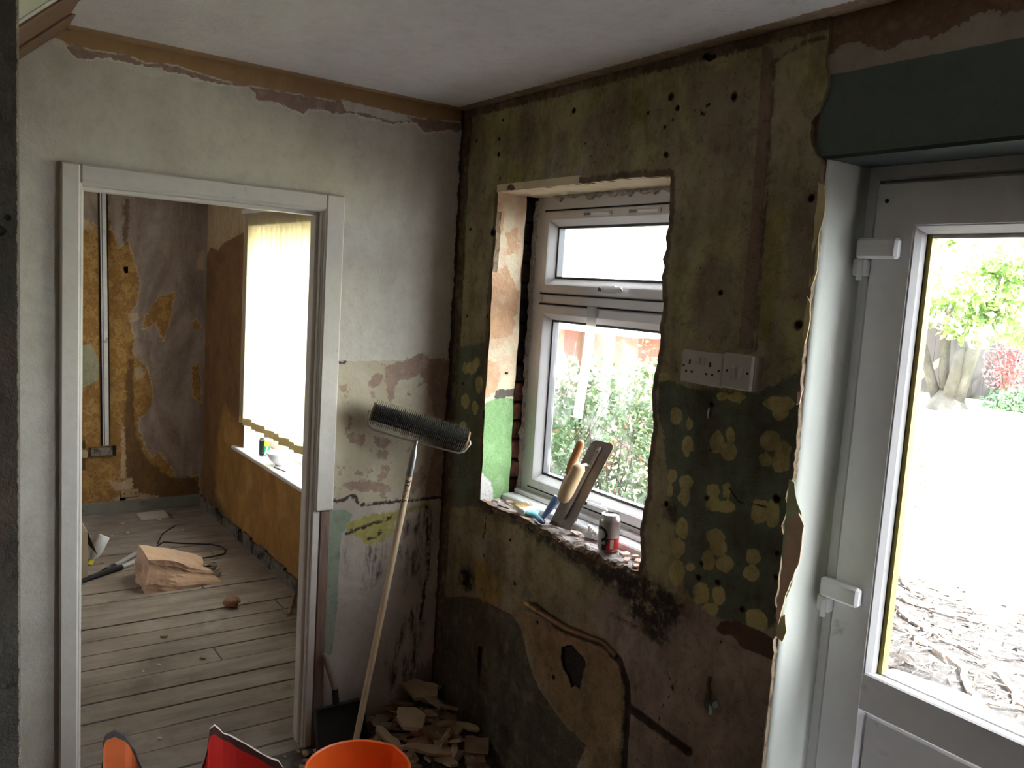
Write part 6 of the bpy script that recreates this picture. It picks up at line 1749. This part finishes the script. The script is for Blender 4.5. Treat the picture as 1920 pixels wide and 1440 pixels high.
for k in range(54):
    cx_ = g.uniform(-0.95, 1.7)
    parts.append(leaves(130, (cx_, g.uniform(-.7, .7), g.uniform(1.0 - 0.25 * max(0, cx_ - 0.3), 2.2)), (0.34, 0.34, 0.17), 0.055, 900 + k, 0.6))
o = leafobj('foliage', parts, LT, tree)
o['kind'] = 'stuff'
# pink shrub right of the tree, low plants
ps = empty('pink_shrub', (-2.55, 10.1, gz(-2.55, 10.1)))
tag(ps, 'pink leaved shrub to the right of the garden tree', 'shrub')
o = leafobj('foliage', [leaves(1100, (0.12, 0, 0.62), (0.42, 0.3, 0.62), 0.035, 77, 0.5)], leafmat('pink_leaves', [c(150, 70, 80), c(196, 120, 126), c(222, 170, 168)]), ps)
o['kind'] = 'stuff'
for k in range(5):
    M().tube([(0, 0, -.05), (-0.06 + 0.06 * k, 0, 0.5), (-0.25 + 0.16 * k, 0.05, 1.0)], [0.018, 0.014, 0.007], 6).build('stem', BRK, ps)
gp = empty('ground_cover', (-2.2, 9.7, gz(-2.2, 9.7)))
tag(gp, 'low dark green plants at the foot of the garden wall', 'plants')
o = leafobj('foliage', [leaves(1500, (0.25, 0, 0.10), (0.7, 0.22, 0.24), 0.035, 78, 0.5)], leafmat('dark_green_leaves', [c(52, 84, 62), c(92, 128, 96), c(150, 180, 140)]), gp)
o['kind'] = 'stuff'
# garden wall and leaning plank
GW = T('weathered_boards', 0.9)
GW.col(GW.ramp(GW.noise(3, 5, 0.6, GW.scaled(3, 3, 0.4)), [c(24, 22, 23), c(36, 32, 32), c(30, 27, 29)]))
fn = empty('garden_fence', (-3.0, 10.6, gz(-3, 10.6)))
tag(fn, 'dark weathered board fence at the end of the garden', 'fence')
xf = -5.6
while xf < 1.6:
    M().box((xf, -0.012, -0.1), (xf + 0.145, 0.012, 1.05 + rnd.uniform(-.02, .02))).build('board', GW.m, fn)
    xf += 0.15
for z_ in (0.2, 0.85):
    M().box((-5.6, 0.013, z_), (1.6, 0.05, z_ + 0.08)).build('rail', GW.m, fn)
pk = M().tube([(-3.62, 9.4, gz(-3.6, 9.4) + 0.02), (-2.95, 9.3, gz(-2.95, 9.3) + 0.62)], 0.05, 4).build('leaning_plank', plain('grey_plank', c(170, 150, 128), 0.9, var=0.15))
tag(pk, 'pale plank leaning beside the tree trunk', 'plank')
hs_ = empty('neighbour_house', (-4.0, 15.0, 0.6))
tag(hs_, 'pale rendered house beyond the garden fence', 'house')
M().box((-6.0, 0, 0), (5.0, 4.0, 2.05)).build('wall', plain('cream_render', c(226, 206, 176), 0.9, var=0.05), hs_)
M().add([(-6.4, -0.5, 2.05), (5.4, -0.5, 2.05), (5.4, 2.0, 4.2), (-6.4, 2.0, 4.2), (-6.4, 4.5, 2.05), (5.4, 4.5, 2.05)], [(0, 1, 2, 3), (3, 2, 5, 4)]).build('roof', plain('pale_tiles', c(206, 190, 176), 0.9, var=0.1, scale=4), hs_)
M().box((-6.4, -0.52, 1.98), (5.4, -0.46, 2.10)).build('gutter', plain('grey_gutter', c(150, 146, 140), 0.6), hs_)

# bush close outside the kitchen window
bu = empty('garden_bush', (-1.35, 2.0, gz(-1.3, 2.0)))
tag(bu, 'tangled green bush with red berries outside the kitchen window', 'bush')
BUSHL = leafmat('bush_leaves', [c(26, 38, 30), c(54, 76, 52), c(92, 118, 78), c(62, 78, 78)], 0.3)
parts = []
for k in range(84):
    cx_ = g.uniform(-1.8, 1.4)
    parts.append(leaves(420, (cx_, g.uniform(-.6, .85), g.uniform(0.0, 1.36 - 0.12 * abs(cx_ - 0.3))), (0.42, 0.42, 0.30), 0.022, 1200 + k, 0.6))
o = leafobj('foliage', parts, BUSHL, bu)
o['kind'] = 'stuff'
mb = M()
for k in range(90):
    a = g.uniform(-1.6, 1.4)
    b = g.uniform(-.5, .7)
    mb.tube([(a, b, g.uniform(0, .5)), (a + g.uniform(-.2, .2), b + g.uniform(-.1, .1), g.uniform(.5, .9)), (a + g.uniform(-.4, .4), b + g.uniform(-.2, .2), g.uniform(.9, 1.5))], [0.008, 0.006, 0.003], 4)
o = mb.build('twigs', plain('dark_twigs', c(72, 58, 56), 0.9), bu)
o['kind'] = 'stuff'
mb = M()
for k in range(70):
    p = (g.uniform(-1.4, 1.2), g.uniform(-.85, -.2), g.uniform(.1, 1.1))
    mb.lathe([(0.002, -0.012), (0.012, 0), (0.002, 0.012)], 6, mat=Matrix.Translation(p))
o = mb.build('berries', plain('red_berries', c(190, 70, 60), 0.5), bu)
o['kind'] = 'stuff'
# red brick outbuilding behind the bush
ob = empty('brick_outbuilding', (-6.0, 4.6, -0.1))
tag(ob, 'red brick outbuilding with a white fascia behind the bush', 'building')
tk = T('red_brick_wall', 0.9)
bt_ = tk.n('ShaderNodeTexBrick', {'Vector': tk.scaled(1, 1, 1), 'Color1': c(112, 62, 58), 'Color2': c(96, 50, 48), 'Mortar': c(118, 92, 86), 'Scale': 4.4, 'Mortar Size': 0.012})
tk.col(bt_.outputs[0])
M().box((-3.2, 0, 0), (2.2, 3.0, 1.42)).build('wall', tk.m, ob)
M().box((-3.4, -0.2, 1.42), (2.4, 3.2, 1.60)).build('fascia', plain('white_fascia', c(230, 228, 224), 0.5), ob)
M().box((1.0, -0.06, 0), (1.25, 0.0, 1.42)).build('pilaster', tk.m, ob)
